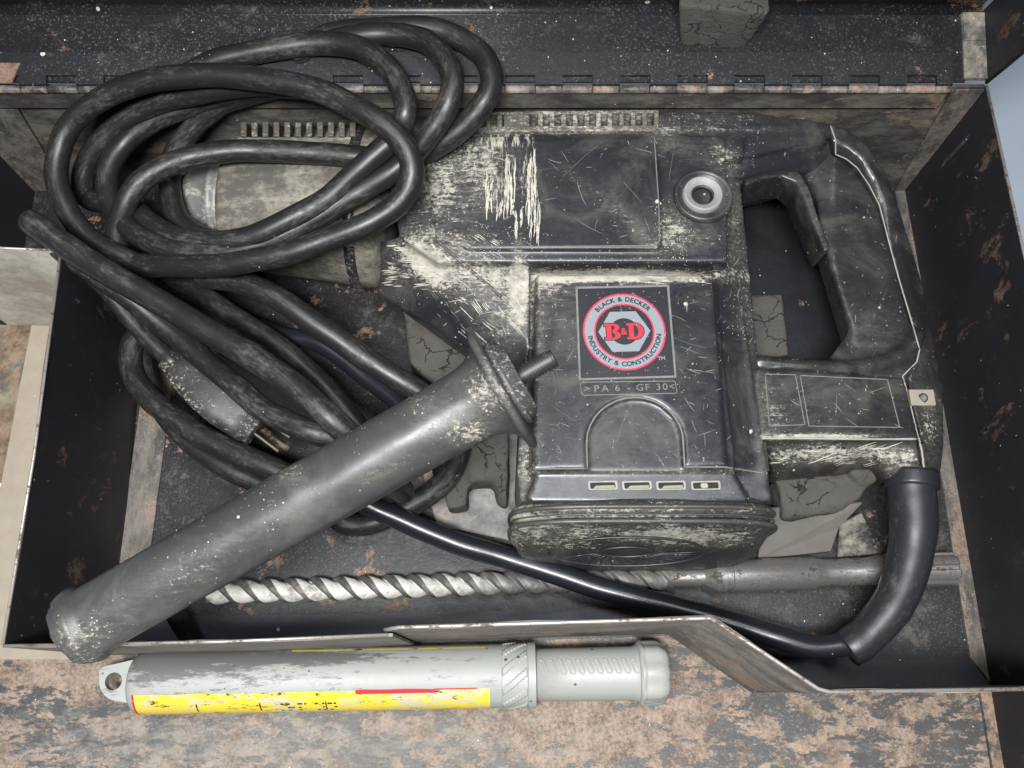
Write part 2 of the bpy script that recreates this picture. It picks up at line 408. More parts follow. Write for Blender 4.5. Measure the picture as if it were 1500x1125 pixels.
CORD = mat_rubber("dusty_rubber_cord", (.011, .0108, .011), dusty=.58, rgh=.40); CORDC = mat_rubber("clean_rubber_cord", (.009, .010, .013), .0, .30)
BOOT = mat_rubber("strain_relief_rubber", (.014, .0145, .017), .42, .42)
STEEL = mat_steel("oily_tool_steel", (.22, .21, .20), .75, .7, .30, (.035, .028, .022))
FLUTE = mat_plain("plaster_caked_flute", (.36, .35, .31), .75, 0, .35, 120)
FLUTED = mat_steel("bare_drill_flute", (.10, .10, .10), .5, .6, .4, (.16, .15, .13))
NOSE = mat_steel("bare_nose_steel", (.16, .16, .155), .75, .3, .58, (.33, .31, .26))
def mat_cast():
    s = NT("dusty_cast_housing"); n = s.noise(30, 8, .75); n2 = s.noise(260, 6, .75); n3 = s.noise(45, 6, .8, s.vec((1, 4, 1)))
    f = s.mr(ADD(s, MUL(s, n, .5), ADD(s, MUL(s, n3, .3), MUL(s, n2, .2))), .44, .60)
    col = s.mix(f, (.06, .055, .046), (.205, .185, .148)); col = s.mix(s.mr(n2, .66, .72), col, (.05, .045, .04))
    return s.out(col, .75, 0., ADD(s, n2, n), .4, .4)
CAST = mat_cast(); GREYT = mat_grey_tube(); LABEL = mat_label(); FOAM = mat_foam(); CONC = mat_concrete(); PALE = mat_pale_metal()
RED = mat_plain("label_red", (.36, .012, .025), .45, 0, .12, 300, .1); DKBLK = mat_plain("label_black", (.006, .006, .009), .45, 0, .2, 300, .1)
SILV = mat_plain("label_silver", (.165, .18, .20), .62, 0, .12, 300, .1); PINK = mat_plain("label_crimson", (.38, .02, .05), .45, 0, .12, 300, .1)
BRASS = mat_steel("plug_blade_brass", (.07, .06, .045), .8, .8, .4)
RINGM = mat_plain("dusty_collar", (.20, .20, .20), .55, .0, .3, 200); OLIVE = mat_plain("olive_insulation", (.16, .17, .10), .5)
BOLT = mat_steel("bolt_steel", (.035, .034, .033), .5, .5, .5, (.05, .045, .04))
# ================================================ SETTING
mk("floor", [(-3, -3, -.006), (3, -3, -.006), (3, 3, -.006), (-3, 3, -.006)], [(0, 1, 2, 3)], CONC)["kind"] = "structure"

def V(x, y, z): return Vector((x / 1000, y / 1000, z / 1000))
def box(name, x0, x1, y0, y1, z0, z1, mat, parent, bev=0):
    vs = [V(x, y, z) for z in (z0, z1) for y in (y0, y1) for x in (x0, x1)]
    o = mk(name, vs, [(0, 1, 3, 2), (4, 5, 7, 6), (0, 1, 5, 4), (2, 3, 7, 6), (0, 2, 6, 4), (1, 3, 7, 5)], mat, parent)
    if bev: bevel(o, bev, 2)
    return o
def sheetpath(name, pts, z0, z1, t, mat, parent, zt=None):
    """upright bent sheet along plan points (mm), subdivided, slight dents"""
    n = len(pts); L = []
    for a, b in zip(pts[:-1], pts[1:]):
        k = max(1, int(math.dist(a[:2], b[:2]) / 12))
        L += [tuple(a[j] + (b[j] - a[j]) * i / k for j in range(len(a))) for i in range(k)]
    L.append(pts[-1]); fr = []
    for i, p in enumerate(L):
        a = L[max(i - 1, 0)]; b = L[min(i + 1, len(L) - 1)]
        d = Vector((b[0] - a[0], b[1] - a[1])).normalized(); fr.append((-d.y, d.x))
    Z = [z0, z0 + 2, (z0 + z1) / 2, z1 - 6, z1]; vs = []; fs = []
    for i, p in enumerate(L):
        top = p[2] if len(p) > 2 else z1
        w_ = mnoise.noise(Vector((p[0] * .02, p[1] * .02, 3))) * .9
        for side in (1, -1):
            for z in Z:
                zz = z if z < z1 - 7 else z + (top - z1)
                k = w_ * (z - z0) / (z1 - z0)
                vs.append(V(p[0] + fr[i][0] * (side * t / 2 + k), p[1] + fr[i][1] * (side * t / 2 + k), zz))
    m = len(Z); q = 2 * m
    for i in range(len(L) - 1):
        for j in range(m - 1):
            fs.append((i * q + j, (i + 1) * q + j, (i + 1) * q + j + 1, i * q + j + 1))
            fs.append((i * q + m + j, (i + 1) * q + m + j, (i + 1) * q + m + j + 1, i * q + m + j + 1))
        fs.append((i * q + m - 1, (i + 1) * q + m - 1, (i + 1) * q + q - 1, i * q + q - 1))
        fs.append((i * q, (i + 1) * q, (i + 1) * q + m, i * q + m))
    for i in (0, len(L) - 1):
        for j in range(m - 1): fs.append((i * q + j, i * q + j + 1, i * q + m + j + 1, i * q + m + j))
    o = mk(name, vs, fs, mat, parent, True); return autosm(o, 25)

case = thing("tool_case", (0, .18, 0), "open black steel tool case, rusty and dusty, holding the rotary hammer", "tool case")
FL = box("case_floor", -420, 309, -140, 366, -3, 0, FLOORM, case)
ff = mk("front_floor", [V(-420, -139, .4), V(299.5, -139, .4), V(299.5, -1.5, .4), V(154, -4.5, .4), V(103, 31, .4), V(-262, 19, .4), V(-300, 19, .4), V(-420, 19, .4)], [tuple(range(8))], FRONT, case)
bm = bmesh.new(); bm.from_mesh(ff.data); bmesh.ops.triangulate(bm, faces=bm.faces); bmesh.ops.subdivide_edges(bm, edges=bm.edges, cuts=14, use_grid_fill=True)
bmesh.ops.triangulate(bm, faces=bm.faces); bm.to_mesh(ff.data); bm.free()
paint(ff, [(1300, 1080, 260, 90, 0, -.55), (60, 1110, 90, 60, 0, -.5), (300, 1110, 260, 40, 0, -.3), (1040, 1000, 120, 90, -30, -.3), (900, 1060, 260, 60, 0, .35), (200, 985, 200, 40, 0, .3)], "rust")
paint(ff, [(420, 1090, 420, 60, 0, .55), (1300, 1050, 300, 80, 0, -.1)], "dust")
# folded-up rims of the floor panels (real 1.5 mm steps)
def strip(name, pts, mat, th=1.5): 
    n = len(pts); vs = [V(x, y, th) for x, y in pts] + [V(x, y, -.5) for x, y in pts]
    return mk(name, vs, [tuple(range(n))] + [(i, (i + 1) % n, n + (i + 1) % n, n + i) for i in range(n)], mat, case)
def rag(a, b, step=7, amp=1.6, seed=0):
    n = int(math.dist(a, b) / step); rs = random.Random(seed)
    d = Vector((b[0] - a[0], b[1] - a[1])).normalized()
    return [(a[0] + (b[0] - a[0]) * i / n - d.y * rs.uniform(-amp, amp), a[1] + (b[1] - a[1]) * i / n + d.x * rs.uniform(-amp, amp)) for i in range(n + 1)]
strip("floor_rim", [(-265, 20), (-244, 43), (-244, 240), (-265, 246)], FLANGE)
strip("floor_rim", [(-264.5, 20)] + [(60, 33), (103, 33), (90, 48), (-243.5, 43)], mat_steel_case("dark_front_rim", .25, .15, (.018, .019, .024), (.4, 1.5, 1), .3))  # front strip, darker than the side rims
strip("floor_rim", [(104, 33), (155, -2), (306, 0), (299, 16), (165, 16), (118, 48), (91, 48)], mat_steel_case("corner_rim_paint", .2, .0, (.012, .013, .016), (.4, 1.5, 1), .2))
strip("floor_rim", [(308, 2), (308, 364), (297.5, 364), (297.5, 17)], FLANGE, 1.9)
strip("floor_rim", [(300.5, -138), (308, -138), (308, -2.5), (300.5, -2.5)], mat_steel_case("rusty_rim", .9, .3, (.03, .03, .03), rustcol=(.13, .085, .058), grit=.3), 1.6)
strip("floor_rim", [(-353, 16), (-268, 16), (-268, 249), (-353, 251)], mat_steel_case('tan_dusty_rim', .3, 1.3, (.10, .09, .07), (1, 1, 1), .05, rustcol=(.14, .10, .07), dustcol=(.20, .17, .13), rgh=.7), 2)
box("side_floor", -420, -353.5, 20, 251, .2, 1.2, mat_steel_case("brown_side_floor", .9, .6, (.04, .035, .03), rustcol=(.10, .06, .035), dustcol=(.16, .14, .10), rgh=.7), case)

WR = sheetpath("side_wall", [(308.5, -140), (308.5, 60), (308, 200), (306, 366)], 0, 125, 2.0, WALL, case)
bk = sheetpath("back_wall", [(-420, 366), (-100, 366), (305, 366)], 0, 125, 2.0, BACK, case)
paint(bk, [(400, 150, 320, 90, 0, -.5)], "dust")  # dust thinned on the left to paint in the shadow among the cords
dv1 = sheetpath("divider_wall", [(-371, 252), (-272, 247.5)], 1, 125, 1.6, PALE, case)  # pale colour paints in the light falling on this outer face
dv2 = sheetpath("divider_wall", [(-271, 246), (-265, 120), (-263.5, 20)], 1, 125, 1.6, WALL, case)
dv3 = sheetpath("divider_wall", [(-263, 19.4), (-150, 21.5), (-62, 25)], .9, 125, 1.6, DIVIDER, case)
dv4 = sheetpath("divider_wall", [(-66, 27.5, 127), (-58, 28.3, 131), (0, 30, 131), (102, 33, 131), (107, 30, 131), (154, -1.5, 131), (160, -3, 129), (307, -1, 126)], .9, 128, 2.0, DIVIDER, case)
sheetpath("side_wall", [(-372, 252), (-372, 364)], 0, 125, 2, WALL, case)
# mitred tabs in the rear corners
poly3("corner_tab", [V(284, 363.6, 124), V(304.5, 363.6, 124), V(304.5, 363.6, 2), V(297, 363.6, 2)], FLANGE, case, 1)
poly3("corner_tab", [V(306.3, 364, 124), V(306, 352, 118), V(305.5, 346, 90), V(306, 352, 2), V(306, 364, 2)], BACK, case, 1)
poly3("corner_tab", [V(-326, 363.6, 124), V(-345, 363.6, 2), V(-371, 363.6, 2), V(-371, 363.6, 124)], FLANGE, case, 1)
# bright worn top edges
def edge(pts, zz=125.3, r=.9, m=EDGE):
    tube_bm = bmesh.new(); tube_mesh(tube_bm, [V(*p) for p in pts], r / 1000, 8); bm_obj("edge_bead", tube_bm, m, case)
edge([(-271, 246, 125.2), (-265, 120, 125.2), (-263.5, 20, 125.2)]); edge([(-263, 19.4, 125.2), (-150, 21.5, 125.2), (-64, 25, 125.2)])
edge([(-66, 27.5, 127), (-58, 28.3, 131), (0, 30, 131), (102, 33, 131), (107, 30, 131), (154, -1.5, 131), (160, -3, 129), (307, -1, 126)], r=1.1)
edge([(308.5, -140, 125), (308.5, 60, 125), (308, 200, 125), (306, 366, 125)], r=.9)
edge([(-371, 252, 125), (-272, 247.5, 125)], r=.8)
# lid: hinge strip, rear wall, main panel leaning back
LD = math.tan(R(13.5))
def LZ(y): return 127.5 + (y - 362) * LD
def lidstrip(name, x0, x1, y0, y1, th, mat, sub=True):
    nx = 24 if sub else 1; vs = []; fs = []
    for i in range(nx + 1):
        x = x0 + (x1 - x0) * i / nx; w_ = mnoise.noise(Vector((x * .03, y0, 1))) * .5 if sub else 0
        for y in (y0, y1):
            for t in (0, th): vs.append(V(x, y + (w_ if y == y1 else 0), LZ(y) + t))
    for i in range(nx):
        a = i * 4; b = a + 4
        fs += [(a + 1, b + 1, b + 3, a + 3), (a, b, b + 2, a + 2), (a, b, b + 1, a + 1), (a + 2, b + 2, b + 3, a + 3)]
    fs += [(0, 1, 3, 2), (nx * 4, nx * 4 + 1, nx * 4 + 3, nx * 4 + 2)]
    return mk(name, vs, fs, mat, case)
lidstrip("lid_wall", -420, 290, 365.5, 409, 1.2, LIDM)
lidstrip("lid_wall", 289, 304, 367, 409, 2.6, mat_steel_case("lid_corner_paint", .5, .6, (.03, .03, .03)))
P = []
for k in range(9):                          # rolled bend and the panel above it
    q = k / 8 * R(90); P.append((409 + 6 * math.sin(q), 6 - 6 * math.cos(q)))
vs = []; fs = []
prof = [(y, LZ(409) + dz) for y, dz in P] + [(415 - 34, LZ(409) + 6 + 150), (415 - 60, LZ(409) + 6 + 260)]
for x in (-420, 303):
    for y, z in prof: vs.append(V(x, y, z))
n = len(prof)
for i in range(n - 1): fs.append((i, i + 1, n + i + 1, n + i))
lp = mk("lid_panel", vs, fs, LIDM, case, True); m = lp.modifiers.new("s", 'SOLIDIFY'); m.thickness = .0012; m.offset = -1
lw = poly3("lid_side", [V(304.5, 366, 128), V(304.5, 412, 139), V(304.5, 360, 380), V(304.5, 310, 370)], WALL, case, 1.6)
edge([(304.5, 366, 128), (304.5, 310, 370)], r=1.2, m=HINGEM)
lidstrip("lid_corner_plate", 289.5, 303.5, 391, 409, 3.4, mat_steel_case("lid_corner_paint", .5, .6, (.03, .03, .03)))
# piano hinge
pitch = 36.6; x = -410.; tgt = U(762, 133, 127).x * 1000
off = (tgt - x) % pitch; x0 = x + off - 2 * pitch
k = 0; xs = x0
leafparts = []
while xs < 282:
    a, b = xs - 9.6, xs + 9.6
    a2, b2 = xs + 9.9, min(xs + pitch - 9.9, 281)
    for (p, q, mt, up) in ((a, b, HINGEM, 0), (a2, b2, HINGEM, 1)):
        if q > p + 4 and p > -425:
            lathe("hinge_knuckle", Matrix.Translation(V(p, 362, 126.5)), [(0, 1.8), (.5, 2.6), (q - p - .5, 2.6), (q - p, 1.8)], mt, case, 14)
    leafparts.append((a, b)); xs += pitch
vs = []; fs = []
xs_ = sorted([v for ab in leafparts for v in ab if -424 < v < 281]); X = [-424] + xs_ + [281]
bmL = bmesh.new()
for i in range(len(X) - 1):
    mid = (X[i] + X[i + 1]) / 2; notch = any(a < mid < b for a, b in leafparts)
    y0 = 368.5 if notch else 362.5
    v8 = [bmL.verts.new(V(xx, yy, LZ(yy) + zz)) for xx in (X[i], X[i + 1]) for yy in (y0, 383) for zz in (1.3, 3.4)]
    for f in ((0, 1, 3, 2), (4, 5, 7, 6), (0, 1, 5, 4), (2, 3, 7, 6), (0, 2, 6, 4), (1, 3, 7, 5)): bmL.faces.new([v8[j] for j in f])
bmesh.ops.remove_doubles(bmL, verts=bmL.verts, dist=1e-6); bmesh.ops.recalc_face_normals(bmL, faces=bmL.faces)
bm_obj("hinge_leaf", bmL, mat_steel_case("hinge_leaf_paint", .34, .20, (.007, .0072, .0085), (1, 1, 1), .5, dustcol=(.10, .09, .075), rgh=.52, grit=.2), case, False)
box("hinge_leaf", -424, 281, 361.2, 364.8, 108, 124.5, BACK, case, .3)
poly3("hinge_tab", [V(-420, 362.5, 132), V(-318, 362.5, 132), V(-314, 376, 134), V(-420, 378, 134)], mat_steel_case("rust_tab", 1.2, .2), case, 1)

# ---- cracked foam cushions and their metal rests
def lump(name, pieces, mat, vox=2.0, sm=4, amp=1.2, fr=.06):
    bm = bmesh.new()
    for pts, drop in pieces: hullp(bm, pts, drop)
    o = remesh(name, bm, vox, sm, mat, case)
    co = getco(o.data)
    for v in o.data.vertices:
        v.co += v.normal * (mnoise.noise(v.co * 1000 * fr) * amp + mnoise.noise(v.co * 1000 * fr * 3.1) * amp * .35) / 1000
    return o
box_x0, box_x1 = U(997, 70, 131).x * 1000, U(1090, 72, 131).x * 1000
lump("foam_block", [([(997, 68, 131), (1088, 72, 131), (1104, 22, 131), (1014, 18, 131)], None)] and
     [([(997, 70, 132), (1088, 74, 132), (1100, 40, 132), (1010, 36, 132), (993, 8, 168), (1128, 20, 168), (1128, -25, 168), (1000, -30, 168)], None)], FOAM, 1.8, 3, .7)
lump("foam_pad", [([(590, 445, 42), (640, 432, 48), (722, 470, 50), (735, 560, 46), (660, 590, 40), (600, 530, 40)], 2)], FOAM, 1.8, 4, 1.8)
lump("foam_pad", [([(640, 640, 30), (655, 745, 22), (685, 742, 22), (690, 640, 34)], 0), ([(688, 620, 36), (745, 600, 40), (745, 700, 30), (688, 706, 30)], 0), ([(722, 690, 34), (745, 690, 34), (742, 745, 12), (728, 735, 12)], 0)], FOAM, 1.8, 4, 1.7)
lump("foam_block", [([(1100, 432, 26), (1146, 430, 26), (1157, 520, 26), (1104, 530, 26)], 2)], FOAM, 1.8, 3, .7)
lump("foam_pad", [([(1136, 700, 40), (1240, 690, 40), (1268, 700, 44), (1262, 728, 40), (1225, 752, 34), (1150, 758, 34)], 4), ([(1245, 690, 50), (1282, 684, 50), (1288, 700, 48), (1268, 716, 44)], 30)], FOAM, 1.6, 6, 2.4)
poly3("rest_bracket", [U(1120, 745, 30), U(1262, 736, 30), U(1228, 772, 16), U(1216, 806, 4), U(1110, 818, 4)], mat_plain("dull_bracket_paint", (.11, .10, .088), .6, 0, .3, 60), case, 1.6)
poly3("rest_bracket", [U(1230, 768, 16), U(1262, 752, 22), U(1290, 810, 2), U(1226, 815, 2)], mat_steel_case("bracket_side", .3, .6), case, 1.6)
sh = poly3("rest_plate", [U(600, 620, 3), U(770, 600, 3), U(790, 800, 3), U(640, 770, 3)], mat_steel_case("rest_plate_paint", .5, .7, (.04, .04, .04), spots=.1, dustcol=(.20, .19, .17)), case, 1)
prism("rest_plate", rnd([(1090, 300), (1245, 300), (1260, 540), (1100, 540)], 8), 0, 2.5, mat_steel_case("near_black_plate", .25, -.1, (.006, .006, .007), spots=.2), case, .5)  # near-black plate seen through the handle opening

# ================================================ ROTARY HAMMER
ham = thing("rotary_hammer", (0, .22, 0), "black and tan corded rotary hammer lying on its side in the case", "power tool")
bm = bmesh.new()
# gear housing
hullp(bm, [(560, 215, 102), (700, 200, 105), (960, 196, 105), (1062, 202, 103), (1066, 384, 103), (640, 384, 103), (585, 345, 98)], 8, 0)
hullp(bm, [(556, 192, 101), (700, 192, 103), (960, 190, 103), (1090, 190, 100), (1090, 230, 100), (560, 230, 101)], 8, 0)
hullp(bm, [(962, 186, 103), (966, 162, 102), (1100, 164, 101), (1216, 180, 94), (1218, 200, 90), (1100, 190, 101), (1100, 230, 94), (966, 230, 103)], 20, 0)
hullp(bm, [(566, 180, 98), (686, 166, 102), (686, 192, 103), (686, 230, 100), (566, 230, 92)], 8, 0)
# raised cover plate
hullp(bm, [(618, 208, 106.3), (962, 201, 106.3), (970, 355, 106.3), (962, 364, 106.3), (690, 364, 106.3), (640, 350, 106.3)], 90, 0)
# plastered shoulder running down to the motor
hullp(bm, [(600, 345, 97), (700, 360, 98), (776, 392, 98), (776, 500, 92), (560, 350, 88), (552, 430, 52), (620, 436, 45), (660, 452, 42), (706, 500, 42), (765, 585, 42), (772, 560, 80)], None)
hullp(bm, [(556, 350, 80), (556, 420, 40), (770, 560, 30), (770, 400, 80)], 6)
# motor housing
hullp(bm, [(786, 402, 93.5), (1046, 402, 93.5), (1078, 690, 93.5), (778, 690, 93.5)], 60, 6)
pl = [(788, 402), (1044, 402), (1066, 684), (1003, 684), (1001, 650)] + [(930 + 71 * math.cos(R(a)), 648 - 66 * math.sin(R(a))) for a in range(8, 173, 9)] + [(859, 648), (860, 687), (780, 688)]
tp = [bm.verts.new(U(x, y, 96.5)) for x, y in pl]; bt = [bm.verts.new(v.co - Vector((0, 0, .006))) for v in tp]
bm.faces.new(tp); bm.faces.new(bt[::-1])
for i in range(len(tp)): bm.faces.new((tp[i], tp[i - 1], bt[i - 1], bt[i]))
hullp(bm, [(772, 398, 84), (1078, 398, 84), (1104, 560, 80), (1126, 690, 80), (1130, 735, 78), (762, 735, 82), (758, 690, 82), (768, 500, 84)], 10, 2)
hullp(bm, [(790, 686, 92), (1072, 686, 92), (1100, 730, 90), (1092, 736, 90), (780, 736, 90), (772, 728, 90)], 50, 4)
hullp(bm, [(1040, 240, 92), (1082, 240, 80), (1104, 520, 74), (1128, 690, 74), (1060, 690, 92)], 12, 2)
# rear arm joining the handle
hullp(bm, [(1050, 186, 98), (1216, 188, 88), (1222, 225, 78), (1200, 250, 72), (1120, 240, 78), (1086, 246, 84), (1060, 262, 90)], 40, -4)
hullp(bm, [(1050, 200, 100), (1214, 206, 90), (1180, 240, 74), (1090, 250, 84)], 30, 1)
body = remesh("motor_housing", bm, 1.15, 5, BLACK, ham)
paint(body, [(690, 255, 75, 65, 0, .66), (610, 300, 50, 60, 0, .42), (680, 385, 90, 34, 20, .58), (640, 400, 70, 26, 38, .55), (745, 450, 45, 40, 50, .66), (600, 400, 50, 36, 20, .40), (730, 500, 40, 30, 40, .3),
             (910, 404, 160, 11, 0, 1.2), (800, 420, 40, 22, 0, .5), (760, 420, 12, 60, 0, .9), (765, 690, 20, 60, 0, .5), (788, 560, 12, 120, 0, .4),
             (820, 190, 300, 7, 0, .6), (1020, 172, 120, 12, 0, .3), (700, 350, 120, 12, 10, .25), (1000, 350, 50, 22, 0, .5), (1082, 380, 22, 110, -4, .26), (1100, 480, 14, 90, 0, .2), (1075, 300, 14, 60, 0, .3),
             (1060, 232, 30, 20, 0, .4), (985, 325, 22, 36, 0, .3), (960, 690, 190, 6, 0, .4), (850, 300, 60, 90, -40, .08), (890, 300, 12, 110, -50, .2), (930, 330, 10, 70, -35, .2), (985, 215, 12, 60, -60, .2),
             (1120, 640, 16, 60, 0, .3), (1000, 205, 80, 18, 15, .25), (1180, 215, 60, 12, 5, .15), (920, 620, 60, 100, 0, .1), (830, 480, 40, 100, 0, .12)])
paint(body, [(728, 235, 40, 45, 0, .55), (722, 290, 30, 24, 0, .4), (776, 270, 14, 60, 0, .7), (740, 205, 60, 12, 0, .4)], "streak")

# nose and tan barrel
axA, axB = U(274, 292, 50), U(600, 306, 50)
MN = frame(axA, axB)
def ell(s, q, r): return r
lathe("nose_cone", MN, [(0, 4), (.4, 12), (2, 18), (6, 22.5), (12, 25), (22, 26.5), (23, 29.5), (24.5, 30), (27, 29.5), (27.6, 27), (31, 27), (31.6, 30), (34, 30.5), (36, 30)], NOSE, ham, 64)
def flatten(s, q, r):
    z = math.sin(q); y = math.cos(q)
    return r * (1 - .13 * z * z)
nb = lathe("front_barrel", MN, [(33, 20), (33.5, 42), (35, 46), (38, 48.5), (60, 50), (62, 51), (98, 54), (122, 57), (124, 58), (140, 58), (150, 40)], CAST, ham, 96, flatten)
lathe("barrel_band", MN, [(122, 50), (122.3, 58.6), (126, 59.6), (129.5, 58.8), (130, 52)], mat_plastic("dusty_band", dustbase=.45), ham, 96, flatten)
lathe("chuck_tip", frame(U(206, 296, 38), U(236, 297, 38)), [(0, 5), (.3, 13), (2, 15), (5, 15), (5.2, 12), (9, 12), (9.3, 15), (16, 16), (30, 20), (42, 22)], mat_plastic("chuck_rubber", dustbase=.15), ham, 40)
bm = bmesh.new()
hullp(bm, [(345, 199, 96), (520, 199, 96), (545, 212, 92), (345, 218, 90)], 40); rail = remesh("barrel_rail", bm, 1.5, 2, CAST, ham)
RIBM = mat_plastic('grimy_rib', (.05, .045, .035), .45, .5, .6)
for k in range(11):
    xx = 352 + k * 16
    prism("cooling_rib", [(xx, 178), (xx + 9, 178), (xx + 9, 199), (xx, 199)], 70, 97.2, RIBM, ham, .8, 2)
# rail of ventilation ribs along the rear edge
vx = [698, 712] + [778 + 17.0 * k for k in range(11)]
prism("vent_floor", [(680, 166), (970, 163), (970, 190), (680, 192)], 30, 80, HOLLOW_SHADE, ham)
def vent_rib(a, b): 
    pts = [(a, 163), (b, 162.6), (b, 188.5), (a, 188.5)]
    o = prism("vent_rib", pts, 68, 105, DUSTRIB, ham, 1.0, 2); return o
DUSTRIB = mat_plastic("dusty_rib_plastic", (.05, .046, .039), .62, .5, .6)
prism('vent_shade_block', [(690, 168.2), (966, 165.7), (966, 168.2), (690, 170.7)], 55, 99, HOLLOW_SHADE, ham)  # dark block added so the gaps between the ribs look shaded
vent_rib(688, 704); 
for a, b in ((711, 719), (728, 736)): vent_rib(a, b)
prism("vent_rib", [(738, 163), (776, 163), (776, 188.5), (738, 188.5)], 68, 105.3, DUSTRIB, ham, 1.2, 2)
for k in range(11): vent_rib(780 + 17 * k + 8, 780 + 17 * k + 15.5)
prism("vent_ledge", [(690, 184.5), (962, 182.5), (962, 191), (690, 193)], 80, 106, DUSTRIB, ham, 1.0, 2)
prism("vent_ledge", [(690, 163), (966, 160), (966, 165), (690, 167.5)], 70, 104, DUSTRIB, ham, 1.0, 2)

# end cap (stadium section swept towards the viewer)
capx0, capx1 = U(747, 742, 80).x * 1000, U(1144, 742, 80).x * 1000
ycap = U(945, 735, 92).y * 1000; cx = (capx0 + capx1) / 2; hw = (capx1 - capx0) / 2
prof = [(-4, .955, 44), (-1, .965, 44.5), (-.5, .99, 46.5), (1.5, 1.0, 47.5), (4.5, 1.0, 47.5), (6, .985, 46.3), (6.6, .975, 45.2), (8, .972, 45), (8.8, .985, 46), (10, 1.0, 47.6), (13, 1.0, 47.6), (14.6, .985, 46), (15.5, .965, 43.6), (18, .955, 42.8), (22, .94, 41), (24.5, .90, 38), (26, .84, 33.5), (26.8, .78, 28.5), (27.2, .70, 25), (27.2, .52, 20), (27.2, .48, 19), (26.2, .46, 18), (26.2, .2, 7)]
vs = []; fs = []; NS = 96
for dy, s, hz in prof:
    if dy > 15: dy = 15 + (dy - 15) * .62
    if hz > 43: hz += 1.2
    for k in range(NS):
        q = 2 * math.pi * k / NS; c, s_ = math.cos(q), math.sin(q); e = 2 / 3.6
        X_ = math.copysign(abs(c) ** e, c) * hw * s; Z_ = math.copysign(abs(s_) ** e, s_) * hz
        vs.append(V(cx + X_, ycap - dy + Z_ * .27 * max(0, dy - 10) / 12, 47 + Z_ * .95))
for i in range(len(prof) - 1):
    for k in range(NS): fs.append((i * NS + k, i * NS + (k + 1) % NS, (i + 1) * NS + (k + 1) % NS, (i + 1) * NS + k))
fs.append(tuple(range((len(prof) - 1) * NS, len(prof) * NS)))
RIDGEM = mat_plastic('rubbed_ridge', (.03, .029, .027), .36, .5, .42)
cap_ = mk("end_cap", vs, fs, CAPM, ham, True)
paint(cap_, [(945, 765, 220, 40, 0, .34), (800, 780, 80, 30, 0, .35), (1000, 785, 120, 14, 0, .45), (900, 760, 200, 5, 0, .3), (900, 745, 200, 5, 0, .2), (770, 740, 40, 40, 0, .3), (950, 815, 120, 12, 0, -.4)])
for dy, hz_, rr_ in ((3, 49, 1.5), (11.5, 49.2, 1.6), (7.2, 46.6, .5)):
    L = []
    for k in range(120):
        q = 2 * math.pi * k / 120; c, s_ = math.cos(q), math.sin(q); e = 2 / 3.6
        L.append(V(cx + math.copysign(abs(c) ** e, c) * hw * 1.002, ycap - dy, 47 + math.copysign(abs(s_) ** e, s_) * hz_ * .95))
    bm = bmesh.new(); tube_mesh(bm, L, rr_ / 1000, 10, True); o = bm_obj("cap_ridge", bm, RIDGEM, cap_)
# fan grille of curved vanes on the cap face
gm = bmesh.new(); gx = cx - 8
for k in range(16):
    a = math.pi * (1.08 + .84 * k / 15); L = []
    for j in range(5):
        rr = 13 + j * 5.2; aa = a + j * .07
        L.append(V(gx + rr * 1.35 * math.cos(aa), ycap - 22.8 + rr * .16 * math.sin(aa), 48 + rr * .6 * math.sin(aa)))
    tube_mesh(gm, L, .0004, 6)
for rr in (12, 36):
    tube_mesh(gm, [V(gx + rr * 1.35 * math.cos(t), ycap - 22.8 + rr * .16 * math.sin(t), 48 + rr * .6 * math.sin(t)) for t in [2 * math.pi * i / 48 for i in range(48)]], .0008, 6, True)
bm_obj("fan_grille", gm, CAPM, cap_)
prism("cap_rim_line", [(0, 0), (1, 0), (1, 1)], 0, 1, BEAD, ham) if False else None

# rear handle
bm = bmesh.new()
hullp(bm, [(1190, 244, 72), (1222, 226, 75), (1252, 242, 75), (1284, 292, 73), (1300, 360, 72), (1222, 390, 71), (1200, 320, 71)], 40, -10)
hullp(bm, [(1200, 320, 71), (1290, 300, 73), (1330, 450, 71.5), (1345, 510, 71), (1252, 505, 69), (1214, 385, 70.5)], 38, -12)
hullp(bm, [(1246, 480, 67), (1345, 490, 70), (1345, 530, 69), (1326, 550, 70), (1200, 545, 68), (1230, 528, 66), (1248, 512, 66)], 40, -6)
hullp(bm, [(1100, 538, 80), (1200, 546, 80), (1326, 552, 78), (1346, 640, 78), (1112, 644, 82)], 40, 0)
hullp(bm, [(1108, 520, 74), (1335, 535, 66), (1345, 640, 74), (1130, 640, 76), (1132, 700, 50), (1275, 690, 48)], 30)
hullp(bm, [(1275, 640, 72), (1346, 642, 76), (1352, 690, 66), (1300, 702, 60), (1278, 686, 52)], 34)
hullp(bm, [(1165, 235, 70), (1225, 205, 82), (1252, 242, 75), (1222, 330, 71), (1196, 262, 64)], 44, -6)
for (a, b) in zip([(1108, 532, 72), (1180, 539, 72), (1250, 541, 71), (1300, 532, 70), (1330, 515, 70)], [(1180, 539, 72), (1250, 541, 71), (1300, 532, 70), (1330, 515, 70), (1344, 492, 71)]):
    hull(bm, [U(*p) + Vector(d) * .0065 for p in (a, b) for d in ((1, 0, 0), (-1, 0, 0), (0, 1, 0), (0, -1, 0), (0, 0, 1), (0, 0, -1), (.6, .6, .5), (-.6, .6, .5), (.6, -.6, .5), (-.6, -.6, .5))])
grip = remesh("rear_handle", bm, 1.2, 34, GRIP, ham)
paint(grip, [(1230, 665, 110, 16, -2, .8), (1210, 640, 110, 5, 0, 1.0), (1320, 675, 40, 18, 0, .45), (1280, 470, 40, 20, 0, .15), (1180, 600, 60, 50, 0, .18), (1130, 620, 20, 50, 0, .35), (1120, 560, 14, 40, 0, .3)])
bm = bmesh.new()
